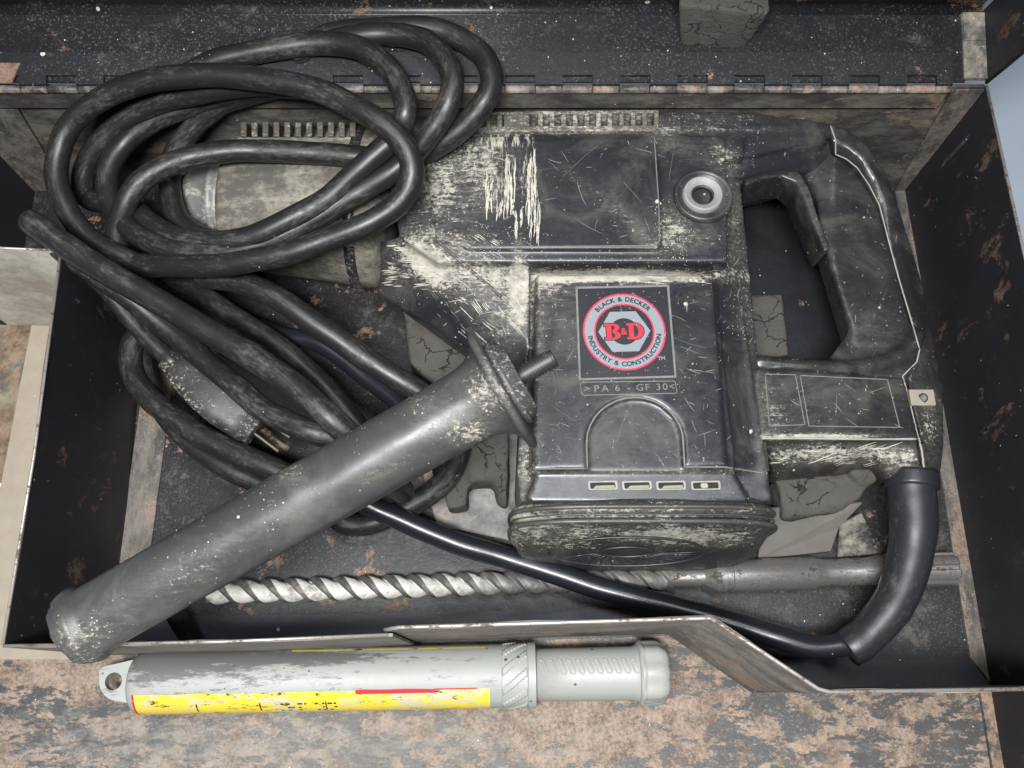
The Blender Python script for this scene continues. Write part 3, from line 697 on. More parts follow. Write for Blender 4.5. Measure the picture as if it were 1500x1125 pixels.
O = [(1214, 178), (1240, 188), (1272, 212), (1298, 252), (1316, 300), (1338, 370), (1353, 420), (1366, 490), (1376, 540), (1382, 596)]
I = [(1222, 226), (1236, 232), (1254, 244), (1272, 270), (1287, 300), (1303, 360), (1315, 405), (1335, 470), (1346, 512), (1330, 552)]
for (o1, o2, i1, i2) in zip(O[:-1], O[1:], I[:-1], I[1:]):
    za = 92 - 32 * min(1, max(0, (o1[1] - 178) / 220)); zb = 92 - 32 * min(1, max(0, (o2[1] - 178) / 220))
    hullp(bm, [(o1[0], o1[1], za), (o2[0], o2[1], zb), (i2[0], i2[1], 72.5 + (zb - 60) * .3), (i1[0], i1[1], 72.5 + (za - 60) * .3), (o1[0] * .45 + i1[0] * .55, o1[1] * .45 + i1[1] * .55, 70 + (za - 60) * .6), (o2[0] * .45 + i2[0] * .55, o2[1] * .45 + i2[1] * .55, 70 + (zb - 60) * .6)], 40, -3)
hullp(bm, [(1330, 552, 72), (1382, 560, 60), (1383, 655, 60), (1350, 640, 74), (1340, 600, 74)], 30)
hullp(bm, [(1347, 645, 76), (1383, 655, 62), (1378, 694, 58), (1354, 692, 68)], 30)
shell = remesh("grip_shell", bm, 1.2, 8, GRIP, ham)
paint(shell, [(1365, 640, 20, 60, 0, .35), (1360, 600, 20, 30, 0, .2)])
box("wire_clamp", *( (U(1335, 575, 76).x * 1000), (U(1372, 575, 76).x * 1000), (U(1350, 592, 76).y * 1000), (U(1350, 568, 76).y * 1000), 60, 73.5), mat_cast() if 0 else mat_plain("clamp_tan", (.20, .18, .135), .7, 0, .3, 90), ham, .8)
lathe("clamp_screw", frame(U(1352, 583, 73), U(1352, 583, 76), (0, 1, 0)), [(0, 3), (1.2, 3), (1.5, 2.2), (1.6, .5)], BOLT, ham, 20)
# trigger lever
bm = bmesh.new()
TR = [((1090, 262), (1092, 292)), ((1112, 252), (1120, 284)), ((1145, 246), (1142, 282)), ((1172, 252), (1156, 292)), ((1186, 275), (1166, 318)), ((1200, 320), (1180, 350)), ((1216, 364), (1196, 386))]
for (a, b), (c, d) in zip(TR[:-1], TR[1:]):
    hullp(bm, [(a[0], a[1], 86), (c[0], c[1], 86), (d[0], d[1], 70), (b[0], b[1], 70), ((a[0] + b[0]) / 2 + 2, (a[1] + b[1]) / 2 - 6, 86), ((c[0] + d[0]) / 2 + 2, (c[1] + d[1]) / 2 - 6, 86)], 60, -1)
trig = remesh("trigger", bm, 1.0, 16, mat_plastic("trigger_plastic", (.009, .009, .010), .04, .3, .32), ham)
paint(trig, [(1180, 262, 40, 14, 50, .3), (1205, 330, 12, 50, -20, .3)])

T = bvh([body, grip, shell])
# boss around the side-handle socket
bl, bn = hit(T, 1028, 292)
Zb = bl.z * 1000 if bl else 98
MB_ = frame(U(1028, 292, Zb - 3), U(1028, 292, Zb - 3) + Vector((0, 0, .01)), (0, 1, 0))
def boss(name, c, prof, mat, seg=48):
    M = frame(U(c[0], c[1], Zb - 3), U(c[0], c[1], Zb - 3) + Vector((0, 0, .01)), (0, 1, 0))
    vs = []; fs = []
    for s, r in prof:
        for k in range(seg):
            q = 2 * math.pi * k / seg; vs.append(M @ Vector((s / 1000, r / 1000 * math.cos(q), r / 1000 * math.sin(q))))
    for i in range(len(prof) - 1):
        for k in range(seg): fs.append((i * seg + k, i * seg + (k + 1) % seg, (i + 1) * seg + (k + 1) % seg, (i + 1) * seg + k))
    return mk(name, vs, fs, mat, ham, True)
boss("socket_boss", (1028, 292), [(2, 19.6), (4.6, 19.2), (6.2, 18.2), (6.6, 17), (5.6, 15.6), (4.2, 14.6), (4.0, 12.6)], CAPM)
boss("socket_ring", (1027, 291), [(3.2, 13), (6.6, 12.6), (7.4, 11.8), (7.5, 11.2), (6.6, 10.6), (6.5, 8.8), (5.8, 8.2), (5.0, 7.2)], RINGM)
boss("socket_thread", (1027, 292), [(5.2, 7.6), (4.8, 6.2)] + [(4.4 - .22 * k, 6.0 - .10 * k + (.35 if k % 2 else 0)) for k in range(8)] + [(2.55, 4.4), (2.5, .1)], BOLT)

# moulded lines, label recess, arch and vents on the motor face
bm = bmesh.new()
def arc(cx_, cy_, rx, ry, a0, a1, n=16): return [(cx_ + rx * math.cos(R(a0 + (a1 - a0) * i / n)), cy_ - ry * math.sin(R(a0 + (a1 - a0) * i / n))) for i in range(n + 1)]
bm = bmesh.new(); ridge(bm, T, [(860, 686), (859, 648)] + arc(930, 648, 71, 66, 180, 0) + [(1001, 650), (1003, 684)], 1.3, .1); bm_obj('moulded_line', bm, BEAD, body)
bm = bmesh.new(); ridge(bm, T, [(771, 687), (860, 686)], 1.0); bm_obj('moulded_line', bm, BEAD, body)
bm = bmesh.new(); ridge(bm, T, [(1003, 684), (1060, 684), (1126, 694)], 1.0); bm_obj('moulded_line', bm, BEAD, body)
bm = bmesh.new(); ridge(bm, T, rnd([(850, 560), (989, 558), (992, 576), (852, 579)], 4), .7, 0, closed=True); bm_obj('moulded_line', bm, BEAD, body)
bm = bmesh.new(); ridge(bm, T, [(1121, 548), (1165, 549), (1179, 622), (1127, 624), (1121, 548)], .7); bm_obj('moulded_line', bm, BEAD, body)
bm = bmesh.new(); ridge(bm, T, [(1172, 550), (1300, 556), (1318, 626), (1185, 624), (1172, 550)], .7); bm_obj('moulded_line', bm, BEAD, body)
bm = bmesh.new(); ridge(bm, T, [(958, 196), (965, 300), (966, 352), (960, 360), (700, 362), (655, 358)], .9, .05); bm_obj('moulded_line', bm, BEAD, body)
bm = bmesh.new(); ridge(bm, T, [(775, 395), (778, 420)], 1.2); bm_obj('moulded_line', bm, BEAD, body)
bm = bmesh.new(); ridge(bm, T, [(1215, 180), (1224, 205), (1224, 226), (1240, 233), (1256, 246), (1273, 271), (1288, 300), (1303, 358), (1316, 406), (1335, 470), (1347, 512), (1343, 530), (1322, 551), (1330, 578), (1340, 620), (1346, 642)], 1.0, 0, 4); bm_obj('parting_seam', bm, BEADL, grip)
bm = bmesh.new(); ridge(bm, T, [(1346, 641), (1350, 660), (1354, 690)], 1.4, .2, 4); bm_obj('parting_seam', bm, BEADL, grip)
bm = bmesh.new(); ridge(bm, T, [(1116, 642), (1180, 642), (1250, 643), (1344, 643)], 1.6, 0, 4); bm_obj('parting_seam', bm, BEADL, grip)
bm = bmesh.new(); ridge(bm, T, [(1300, 706), (1330, 696), (1358, 692)], 1.4, .2, 4); bm_obj('parting_seam', bm, BEADL, grip)
# vents near the cap
for k, a in enumerate((861, 911, 961, 1012)):
    h, nn = hit(T, a + 22, 711)
    if h is None: continue
    z = h.z * 1000
    o = prism("vent_slot", rnd([(a, 705), (a + 43, 704), (a + 44, 717), (a + 1, 718)], 3, 4), z - 3, z + .9, BEADL, body)
    prism("vent_opening_shade", rnd([(a + 3, 707), (a + 40, 706.3), (a + 41, 715.4), (a + 4, 716)], 2, 3), z - 3, z + .95, HOLLOW_SHADE, o)  # black patch on the solid housing paints the shade of an opening
    if k < 3: prism("winding", [(a + 12, 711.5), (a + 39, 710.5), (a + 40, 715), (a + 8, 715.6)], z - 3, z + .99, OLIVE, o)
    else: prism("winding", rnd([(a + 14, 708), (a + 24, 707.5), (a + 26, 714.5), (a + 15, 715)], 3), z - 3, z + .99, BEADL, o)
# slot line on the shoulder (slim trim strip with clips)
o = []
bm = bmesh.new(); ridge(bm, T, [(640, 352), (662, 372), (735, 435)], 2.4, -.3, 5); bm_obj("shoulder_trim", bm, mat_plastic("trim_plastic", (.04, .033, .032), .5), body)
# scratches and smears
bm = bmesh.new(); rs = random.Random(3)
def scr(n, x0, x1, y0, y1, l0, l1, w0, w1, ang=None):
    for _ in range(n):
        px, py = rs.uniform(x0, x1), rs.uniform(y0, y1); a = R(rs.gauss(*ang)) if ang else rs.uniform(0, math.pi)
        L = l0 + (l1 - l0) * rs.random() ** 2.2; b = rs.uniform(-.22, .22)
        pts = [(px + math.cos(a + b * (t - .5)) * L * (t - .5), py - math.sin(a + b * (t - .5)) * L * (t - .5)) for t in [i / 4 for i in range(5)]]
        sliver(bm, T, pts, rs.uniform(w0, w1))
random.seed(5)
scr(70, 780, 1100, 420, 700, 4, 30, .10, .32); scr(12, 990, 1060, 400, 690, 8, 30, .12, .35, (30, 60)); scr(60, 775, 830, 440, 690, 4, 18, .12, .4)
scr(16, 800, 960, 200, 360, 8, 55, .15, .45, (-20, 30)); scr(40, 1060, 1110, 330, 500, 4, 16, .2, .6, (70, 20)); scr(14, 1120, 1340, 545, 635, 6, 40, .15, .45, (-40, 40))
scr(25, 1230, 1340, 300, 520, 3, 12, .2, .5); scr(60, 640, 780, 340, 480, 6, 26, .3, .9, (-20, 25)); scr(8, 1000, 1060, 500, 620, 10, 26, .2, .4, (0, 14)); scr(10, 780, 1060, 400, 690, 50, 110, .06, .14); scr(10, 650, 1050, 210, 370, 50, 120, .06, .16)
so = bm_obj("scratches", bm, SCRM, body, False); so["kind"] = "stuff"; bm = bmesh.new()
for g, (x0, x1, y0, y1, n) in enumerate(((712, 722, 250, 300, 6), (738, 756, 225, 305, 12), (728, 736, 290, 315, 5), (770, 786, 212, 300, 16), (786, 791, 250, 342, 4), (748, 752, 290, 312, 3), (754, 758, 300, 345, 3), (762, 766, 300, 335, 2), (777, 788, 300, 340, 6))):
    for _ in range(n):
        xx = rs.uniform(x0, x1); L = rs.uniform(20, min(70, y1 - y0)); yy = rs.uniform(y0, y1 - L * .5)
        sliver(bm, T, [(xx + rs.uniform(-1, 1) + t * rs.uniform(-2, 0), yy + L * t) for t in [i / 5 for i in range(6)]], rs.uniform(.35, 1.1))
def smear(n, x0, x1, y0, y1, l0, l1, w0, w1, a_, sp):
    for _ in range(n):
        px, py = rs.uniform(x0, x1), rs.uniform(y0, y1); a = R(rs.gauss(a_, sp)); L = l0 + (l1 - l0) * rs.random() ** 1.6
        m = rs.choice((1, 1, 2, 3)); w_ = rs.uniform(w0, w1)
        for q in range(m):
            ox, oy = -math.sin(a) * q * 2.2 + rs.uniform(-3, 3), -math.cos(a) * q * 2.2
            sliver(bm, T, [(px + ox + math.cos(a) * L * t + rs.uniform(-.4, .4), py + oy - math.sin(a) * L * t + rs.uniform(-.4, .4)) for t in [i / 5 for i in range(6)]], w_ * rs.uniform(.5, 1))
smear(34, 615, 740, 210, 330, 6, 34, .12, .4, 0, 14); smear(34, 585, 720, 345, 420, 6, 28, .15, .6, -38, 10); smear(26, 660, 765, 400, 490, 6, 30, .15, .6, -48, 10)
smear(26, 560, 620, 360, 425, 8, 30, .3, 1.1, 2, 8); smear(24, 786, 1050, 396, 414, 10, 50, .2, .8, 0, 4); smear(22, 1120, 1290, 655, 685, 10, 50, .3, 1.1, 12, 8)
for yy in (286, 289, 292, 295): sliver(bm, T, [(690, yy + 2), (730, yy), (770, yy + 2), (805, yy + 1), (822, yy - 6)], 1.5)
scrat = bm_obj("plaster_smears", bm, DUSTM, body, False); scrat["kind"] = "stuff"
# flecks of plaster spatter with real height
bm = bmesh.new()
def fleck(px, py, r):
    l, nn = hit(T, px, py)
    if l is None: return
    m = bmesh.ops.create_icosphere(bm, subdivisions=1, radius=r / 1000)
    q = nn.to_track_quat('Z', 'Y').to_matrix()
    for v in m["verts"]:
        c = v.co * rs.uniform(.7, 1.3); c.z *= .35; v.co = l + q @ c
for (n, x0, x1, y0, y1, r0, r1) in ((110, 620, 720, 195, 250, .15, .55), (150, 690, 780, 330, 390, .15, .5), (160, 960, 1010, 290, 380, .15, .5), (200, 1060, 1110, 200, 500, .15, .45), (90, 760, 1060, 375, 395, .15, .5),
                                     (140, 780, 1110, 400, 700, .12, .4), (40, 1120, 1340, 540, 640, .12, .4), (50, 1170, 1340, 190, 540, .1, .3), (80, 570, 760, 380, 520, .2, .7)):
    for _ in range(n): fleck(rs.uniform(x0, x1), rs.uniform(y0, y1), r0 + (r1 - r0) * rs.random() ** 2)
for p in ((963, 295, 1.9), (1004, 445, 1.7), (1100, 632, 1.6), (968, 298, 1.1), (1012, 410, 1.2), (1030, 412, 1.3), (1020, 411, 1.5)): fleck(*p)
fl = bm_obj("plaster_spatter", bm, DUSTM, body); fl["kind"] = "stuff"

# ---- round maker's label: everything is flat print on one thin plate
l0, _ = hit(T, 915, 487); zl = l0.z * 1000 + .25
def DP(px, py, dz=0): return U(px, py, zl + dz)
Q = [DP(846, 423), DP(977, 420), DP(988, 550), DP(851, 554)]
ctr = sum(Q, Vector()) / 4; ex = ((Q[1] - Q[0]) + (Q[2] - Q[3])).normalized(); ez = Vector((0, 0, 1)); ey = ez.cross(ex)
cc = DP(914.5, 485.5); rO = (DP(975.3, 485) - DP(853.8, 485)).length / 2
def LP(x, y, dz): return cc + ex * x * rO + ey * y * rO + ez * dz / 1000
prism("badge_frame", [(843, 420), (980, 417), (991, 553), (848, 557)], zl - 2, zl - .12, BEAD, body)
badge = prism("maker_badge", [(846, 423), (977, 420), (988, 550), (851, 554)], zl - 2, zl, DKBLK, body)
def disc(name, r0, r1, dz, mat):
    n = 72; vs = [LP(r * math.cos(2 * math.pi * i / n), r * math.sin(2 * math.pi * i / n), dz) for r in (r1, r0) for i in range(n)]
    if r0 == 0: mk(name, vs[:n], [tuple(range(n))], mat, badge); return
    mk(name, vs, [(i, (i + 1) % n, n + (i + 1) % n, n + i) for i in range(n)], mat, badge)
disc("red_ring", .955, 1.0, .04, PINK); disc("silver_ring", .73, .955, .04, SILV); disc("red_ring", .69, .73, .04, PINK)
mk("hexagon_nut", [LP(.63 * math.cos(R(60 * i)), .60 * math.sin(R(60 * i)), .05) for i in range(6)], [tuple(range(6))], SILV, badge)
mk("nut_hole", [LP(.345 * math.cos(2 * math.pi * i / 40), .345 * math.sin(2 * math.pi * i / 40), .08) for i in range(40)], [tuple(range(40))], DKBLK, badge)
def letters(txt, size, mat, name, place, bold=.0, parent=None, sx=1.0, ext=0.):
    cu = bpy.data.curves.new("t", 'FONT'); cu.body = txt; cu.size = size; cu.align_x = 'CENTER'; cu.align_y = 'CENTER'; cu.offset = bold; cu.resolution_u = 4; cu.extrude = ext
    o = bpy.data.objects.new("t", cu); COL.objects.link(o)
    me = bpy.data.meshes.new_from_object(o.evaluated_get(bpy.context.evaluated_depsgraph_get())); bpy.data.objects.remove(o)
    for v in me.vertices: v.co = place(v.co.x * sx, v.co.y, v.co.z)
    me.name = name; return link(name, me, mat, parent or badge, False)
def ringtext(txt, radius, a_mid, size, inward, adv, name):
    wd = {"I": .45, "&": 1.05, " ": .55, "M": 1.2, "O": 1.12, "C": 1.0, "N": 1.08, "D": 1.08, "L": .8, "E": .85, "T": .9, "R": .98, "K": 1.0, "A": 1.0, "B": .98, "S": .88, "U": 1.05, "Y": .95}
    W_ = [wd.get(c, 1) for c in txt]; tot = sum(W_); pos = -tot / 2
    for c, w_ in zip(txt, W_):
        m = pos + w_ / 2; pos += w_
        if c == " ": continue
        if not inward:
            a = R(a_mid) - m * adv; n = Vector((math.cos(a), math.sin(a))); t = Vector((math.sin(a), -math.cos(a)))
        else:
            a = R(a_mid) + m * adv; n = -Vector((math.cos(a), math.sin(a))); t = Vector((-math.sin(a), math.cos(a)))
        o_ = Vector((math.cos(a), math.sin(a))) * radius
        letters(c, size, DKBLK, "letter", lambda x, y, z, o_=o_, t=t, n=n: LP(o_.x + t.x * x + n.x * y, o_.y + t.y * x + n.y * y, .10), .006)
ringtext("BLACK & DECKER",   .842, 90, .165, False, .1385, "l"); ringtext("INDUSTRY & CONSTRUCTION",  .842, 270, .165, True, .1395, "l")
# B&D in heavy slab letters
def slab(pts, dz, mat, name="slab_letter"):
    mk(name, [LP(x, y, dz) for x, y in pts], [tuple(range(len(pts)))], mat, badge)
def heavy(dx, kind, dz, mat, g=0.0):
    bm2 = bmesh.new()
    def q(pts): bm2.faces.new([bm2.verts.new(LP(x + dx, y, dz + len(bm2.faces) * .0015)) for x, y in pts])
    a = g
    q([(-.20 - a, -.21 - a), (.02, -.21 - a), (.02, -.15 + a), (-.20 - a, -.15 + a)]); q([(-.20 - a, .15 - a), (.02, .15 - a), (.02, .21 + a), (-.20 - a, .21 + a)])
    q([(-.15 - a, -.19), (-.03 + a, -.19), (-.03 + a, .19), (-.15 - a, .19)])
    def bowl(x0, yc, rx, ry, tx, ty):
        n = 14; po = [(x0 + (rx + a) * math.sin(math.pi * i / n), yc + (ry + a) * math.cos(math.pi * i / n)) for i in range(n + 1)]
        pi_ = [(x0 + (rx - tx - a) * math.sin(math.pi * i / n), yc + (ry - ty - a) * math.cos(math.pi * i / n)) for i in range(n + 1)]
        for i in range(n): q([po[i], po[i + 1], pi_[i + 1], pi_[i]])
    if kind == "B":
        bowl(-.0, .10, .17, .11, .12, .055); bowl(0.0, -.10, .19, .11, .13, .055)
    else: bowl(-.0, 0, .21, .21, .13, .06)
    bm_obj("badge_letter", bm2, mat, badge, False)
for g, dz, mt in ((.022, .10, DKBLK), (0., .16, RED)):
    heavy(-.28, "B", dz, mt, g); heavy(.26, "D", dz, mt, g)
letters("&", .26, DKBLK, "badge_letter", lambda x, y, z: LP(x - .015, y - .01, .22), .022); letters("&", .24, RED, "badge_letter", lambda x, y, z: LP(x - .015, y - .01, .27), .006)
letters("TM", .13, SILV, "badge_letter", lambda x, y, z: LP(x + .84, y - .72, .06), .003)
ml = DP(921, 568.5) - cc; mx, my = ml.dot(ex) / rO, ml.dot(ey) / rO
for ch, xx in zip(">PA6-GF30<", (-.98, -.76, -.56, -.27, -.0, .26, .44, .70, .86, 1.02)):
    letters(ch, .23, BEAD, "embossed_letter", lambda x, y, z, xx=xx: LP(x + mx + xx, y + my, .05 + z * 8), .0, body, 1.1, .02)

bm = bmesh.new()
for _ in range(34):
    a = rs.uniform(0, math.pi); x, y = rs.uniform(-.95, .9), rs.uniform(-1.0, .95); L = .05 + .45 * rs.random() ** 2.5; w_ = rs.uniform(.0015, .004)
    P4 = [(x + math.cos(a) * L * t, y + math.sin(a) * L * t) for t in (0, .5, 1)]; nx, ny = -math.sin(a) * w_, math.cos(a) * w_
    if max(abs(p[0]) for p in P4) > 1.02 or max(abs(p[1]) for p in P4) > 1.05: continue
    vv = [bm.verts.new(LP(*p, .34)) for p in (P4[0], (P4[1][0] + nx, P4[1][1] + ny), P4[2], (P4[1][0] - nx, P4[1][1] - ny))]; bm.faces.new(vv)
for _ in range(70):
    x, y = rs.uniform(-1.02, 1.02), rs.choice((rs.uniform(-1.05, 1.05), rs.uniform(.85, 1.05), rs.uniform(-1.1, -.9))); r_ = .004 + .010 * rs.random() ** 3
    bm.faces.new([bm.verts.new(LP(x + r_ * rs.uniform(.6, 1.3) * math.cos(k * 1.047), y + r_ * rs.uniform(.6, 1.3) * math.sin(k * 1.047), .36)) for k in range(6)])
o = bm_obj("badge_scuffs", bm, DUSTM, badge, False); o["kind"] = "stuff"

# ---- cord, boot and plug
tube("strain_relief", [(1334, 690, 52, 15.5), (1336, 720, 52, 15.3), (1338, 780, 50, 14), (1328, 840, 48, 13), (1305, 890, 46, 12.2), (1270, 930, 42, 11.6), (1240, 952, 40, 11.4)], 12, BOOT, ham, False, 10, 32)
cb = tube("relief_collar", [(1334, 693, 53, 16.4), (1335, 716, 53, 16.4)], 16, BOOT, ham, False, 4, 32)
RC = 7.3
def cord(pts, r=RC, mat=None, closed=False, rc=True): return tube("power_cord", pts, r, mat or CORD, ham, closed, 10, 18, rc)
cord([(1252, 944, 40), (1190, 948, 38), (1130, 932, 36), (1070, 912, 32), (1000, 893, 30), (930, 876, 28), (880, 862, 27), (800, 835, 26), (740, 818, 26), (660, 792, 30), (600, 768, 34), (545, 742, 40), (500, 712, 46), (440, 690, 50)], 7.2, CORDC)
cord([(200, 388, 96), (130, 350, 100), (92, 292, 106), (83, 235, 112), (103, 182, 122), (160, 139, 134), (220, 119, 144), (302, 110, 150), (400, 118, 154), (471, 135, 156), (542, 170, 158), (588, 208, 154), (604, 248, 148), (590, 290, 140), (549, 322, 134), (471, 354, 128), (400, 376, 122), (300, 390, 112), (200, 388, 96)])
cord([(420, 72, 134), (500, 56, 140), (571, 50, 144), (620, 58, 148), (648, 80, 150), (662, 112, 150), (657, 148, 146), (640, 183, 138), (612, 218, 128), (575, 250, 122), (524, 283, 120), (471, 313, 118), (400, 350, 113), (330, 370, 108), (262, 368, 104), (205, 345, 98), (170, 310, 94), (157, 275, 94), (163, 240, 96), (192, 200, 100), (245, 168, 108), (310, 144, 118), (380, 128, 130), (440, 128, 136)])
cord([(270, 112, 132), (320, 88, 140), (391, 73, 143), (471, 62, 146), (525, 70, 148), (567, 97, 150), (589, 132, 150), (594, 168, 146), (572, 207, 134), (524, 249, 128), (471, 295, 124), (400, 334, 119), (338, 354, 112), (270, 350, 104), (225, 330, 96), (185, 300, 84), (130, 292, 74), (122, 256, 84), (140, 217, 96), (178, 181, 106), (235, 151, 118), (302, 134, 132), (365, 124, 138), (430, 126, 140)])
cord([(440, 78, 136), (480, 52, 138), (540, 44, 140), (613, 40, 142), (667, 52, 143), (706, 78, 143), (719, 114, 142), (709, 149, 138), (677, 188, 128), (628, 222, 116), (585, 236, 108), (542, 232, 106), (498, 227, 106), (391, 221, 108), (320, 224, 110), (249, 240, 110), (205, 268, 108), (180, 310, 100), (172, 355, 88), (190, 420, 70), (250, 470, 60)])
cord([(420, 122, 130), (370, 137, 122), (325, 153, 112), (285, 185, 100), (256, 225, 88), (248, 270, 80), (259, 318, 80), (290, 344, 84), (340, 360, 90), (400, 372, 96)])
# strap of cord running down under the loose handle
cord([(47, 326, 142, 7.4), (89, 355, 140, 7.4), (142, 390, 138, 7.4), (213, 432, 136, 7.4), (284, 471, 136, 7.4), (355, 514, 138, 7.4), (427, 564, 140, 7.4), (494, 622, 138, 7.4), (560, 690, 110), (590, 720, 70)])
cord([(52, 332, 128), (120, 388, 112), (196, 442, 98), (267, 499, 88), (338, 560, 90), (391, 604, 96), (462, 634, 100), (530, 650, 90)])
cord([(300, 405, 84), (345, 410, 90), (400, 434, 92), (471, 480, 88), (542, 530, 80), (613, 574, 72), (670, 620, 60), (672, 660, 46), (650, 705, 34), (600, 742, 26), (550, 765, 22), (510, 768, 20), (480, 745, 20)], 7.6)
cord([(300, 440, 40), (400, 487, 44), (471, 504, 46), (542, 556, 44), (600, 606, 44), (640, 650, 46), (648, 690, 30)], 6.6, CORDC)
cord([(240, 395, 60), (330, 455, 66), (400, 500, 66), (470, 560, 62), (525, 625, 56)], 7)
cord([(215, 482, 44), (196, 496, 46), (191, 530, 46), (203, 566, 48), (240, 602, 50), (284, 632, 52), (355, 668, 54), (430, 700, 54), (500, 722, 50)], 7.8)
cord([(205, 500, 40), (216, 560, 38), (252, 622, 38), (316, 676, 40), (375, 706, 40), (440, 730, 40)], 7.2)
cord([(100, 375, 96, 6.0), (150, 418, 90, 6.0), (178, 450, 84, 6.0), (215, 494, 78, 6.0), (252, 530, 74, 6.0)], 6)
cord([(248, 884, 30), (262, 908, 22), (284, 942, 12), (300, 965, 8)], 6.2)
# plug
pa, pb = U(246, 524, 74), U(382, 626, 62); MP = frame(pa, pb)
LPm = (pb - pa).length * 1000
def pf(s, q, r):
    return r / (abs(math.cos(q)) ** 4 + abs(math.sin(q) * 1.45) ** 4) ** .25
plug = lathe("plug", MP, [(0, 5), (.3, 8.4), (8, 9), (8.6, 10), (9.2, 10.4), (14, 12), (24, 14.5), (36, 16.4), (48, 16.8), (58, 16), (LPm - 6, 15), (LPm - 5.6, 14), (LPm - .8, 14), (LPm, 12.6), (LPm + .1, 2)], mat_plastic("plug_rubber", (.012, .012, .012), .42, .4, .5), ham, 48, pf)
for dy in (-5.5, 5.5):
    vs = [MP @ Vector(((LPm + a) / 1000, (dy + b) / 1000, c / 1000)) for a in (-1, 19) for b in (-.8, .8) for c in (-3.2, 3.2)]
    o = mk("plug_blade", vs, [(0, 1, 3, 2), (4, 5, 7, 6), (0, 1, 5, 4), (2, 3, 7, 6), (0, 2, 6, 4), (1, 3, 7, 5)], BRASS, plug); bevel(o, .4, 2)
lathe("earth_pin", MP @ Matrix.Translation((LPm / 1000, 0, -.007)), [(-1, 2.4), (18, 2.4), (21, 1.6), (21.5, .2)], BRASS, plug, 16)

# ================================================ LOOSE SIDE HANDLE
hA, hB = U(97, 930, 143), U(737, 566, 190)
sh_ = thing("side_handle", (hA.x, hA.y, .126), "loose black side handle with flange and threaded bolt lying across the coiled cord", "side handle")
MH = frame(hA, hB); LH = (hB - hA).length * 1000
prof = [(0, 3), (.3, 9), (1.5, 14), (4, 17.6), (8, 19.6), (12, 20.4), (14.5, 19.6), (16.5, 17.5), (20, 17.7), (60, 17.8), (LH * .5, 18.0), (LH * .75, 18.3), (LH - 36, 18.4), (LH - 22, 18.6), (LH - 16, 19.2), (LH - 11, 20.6), (LH - 7, 22.8), (LH - 4.6, 25.6), (LH - 3.6, 28.6), (LH - 3.2, 31.6), (LH - 2, 33), (LH - .4, 33.2), (LH + .8, 32.2), (LH + 1.2, 28), (LH + 1.4, 20), (LH + 1.4, 4)]
pp = []
for a, b in zip(prof[:-1], prof[1:]):
    n = max(1, int((b[0] - a[0]) / 5)); pp += [(a[0] + (b[0] - a[0]) * i / n, a[1] + (b[1] - a[1]) * i / n) for i in range(n)]
pp.append(prof[-1])
def hf(s, q, r):
    p = Vector((s * .06, math.cos(q) * 2, math.sin(q) * 2)); k = mnoise.noise(p) * .35
    if s < 12: k += mnoise.noise(Vector((s * .25, math.cos(q) * 5, math.sin(q) * 5))) * 1.5
    if s > LH - 6: k += mnoise.noise(Vector((7, math.cos(q) * 2.2, math.sin(q) * 2.2))) * 1.4
    return r + k
hg = lathe("grip", MH, pp, HANDLE, sh_, 96, hf)
paint(hg, [(635, 610, 50, 30, 40, .38), (700, 600, 35, 50, 0, .35), (690, 640, 40, 20, 20, .5), (420, 690, 30, 20, -30, .35), (240, 850, 120, 40, -30, .18), (350, 790, 120, 26, -30, .15), (120, 940, 50, 40, 0, .4), (560, 690, 60, 16, -30, .3), (740, 540, 40, 70, 0, .6), (300, 760, 80, 20, -30, -.1)])
lathe("flange_washer", MH, [(LH + 1, 6), (LH + 1, 22), (LH + 3.4, 22.6), (LH + 4.4, 22), (LH + 4.6, 20.6), (LH + 6, 20.6), (LH + 6.2, 19.6), (LH + 7.6, 19.4), (LH + 7.8, 18.2), (LH + 9.4, 18), (LH + 9.8, 16), (LH + 9.8, 5)], mat_plastic("washer_plastic", (.035, .035, .035), .48, .4, .5), sh_, 64)
thr = [(LH + 8, 4.6)]
k = LH + 9.
while k < LH + 27: thr += [(k, 5.2), (k + .8, 4.1)]; k += 1.6
thr += [(k, 4.6), (k + .8, 3.8), (k + .9, .2)]
lathe("threaded_bolt", MH, thr, BOLT, sh_, 32)

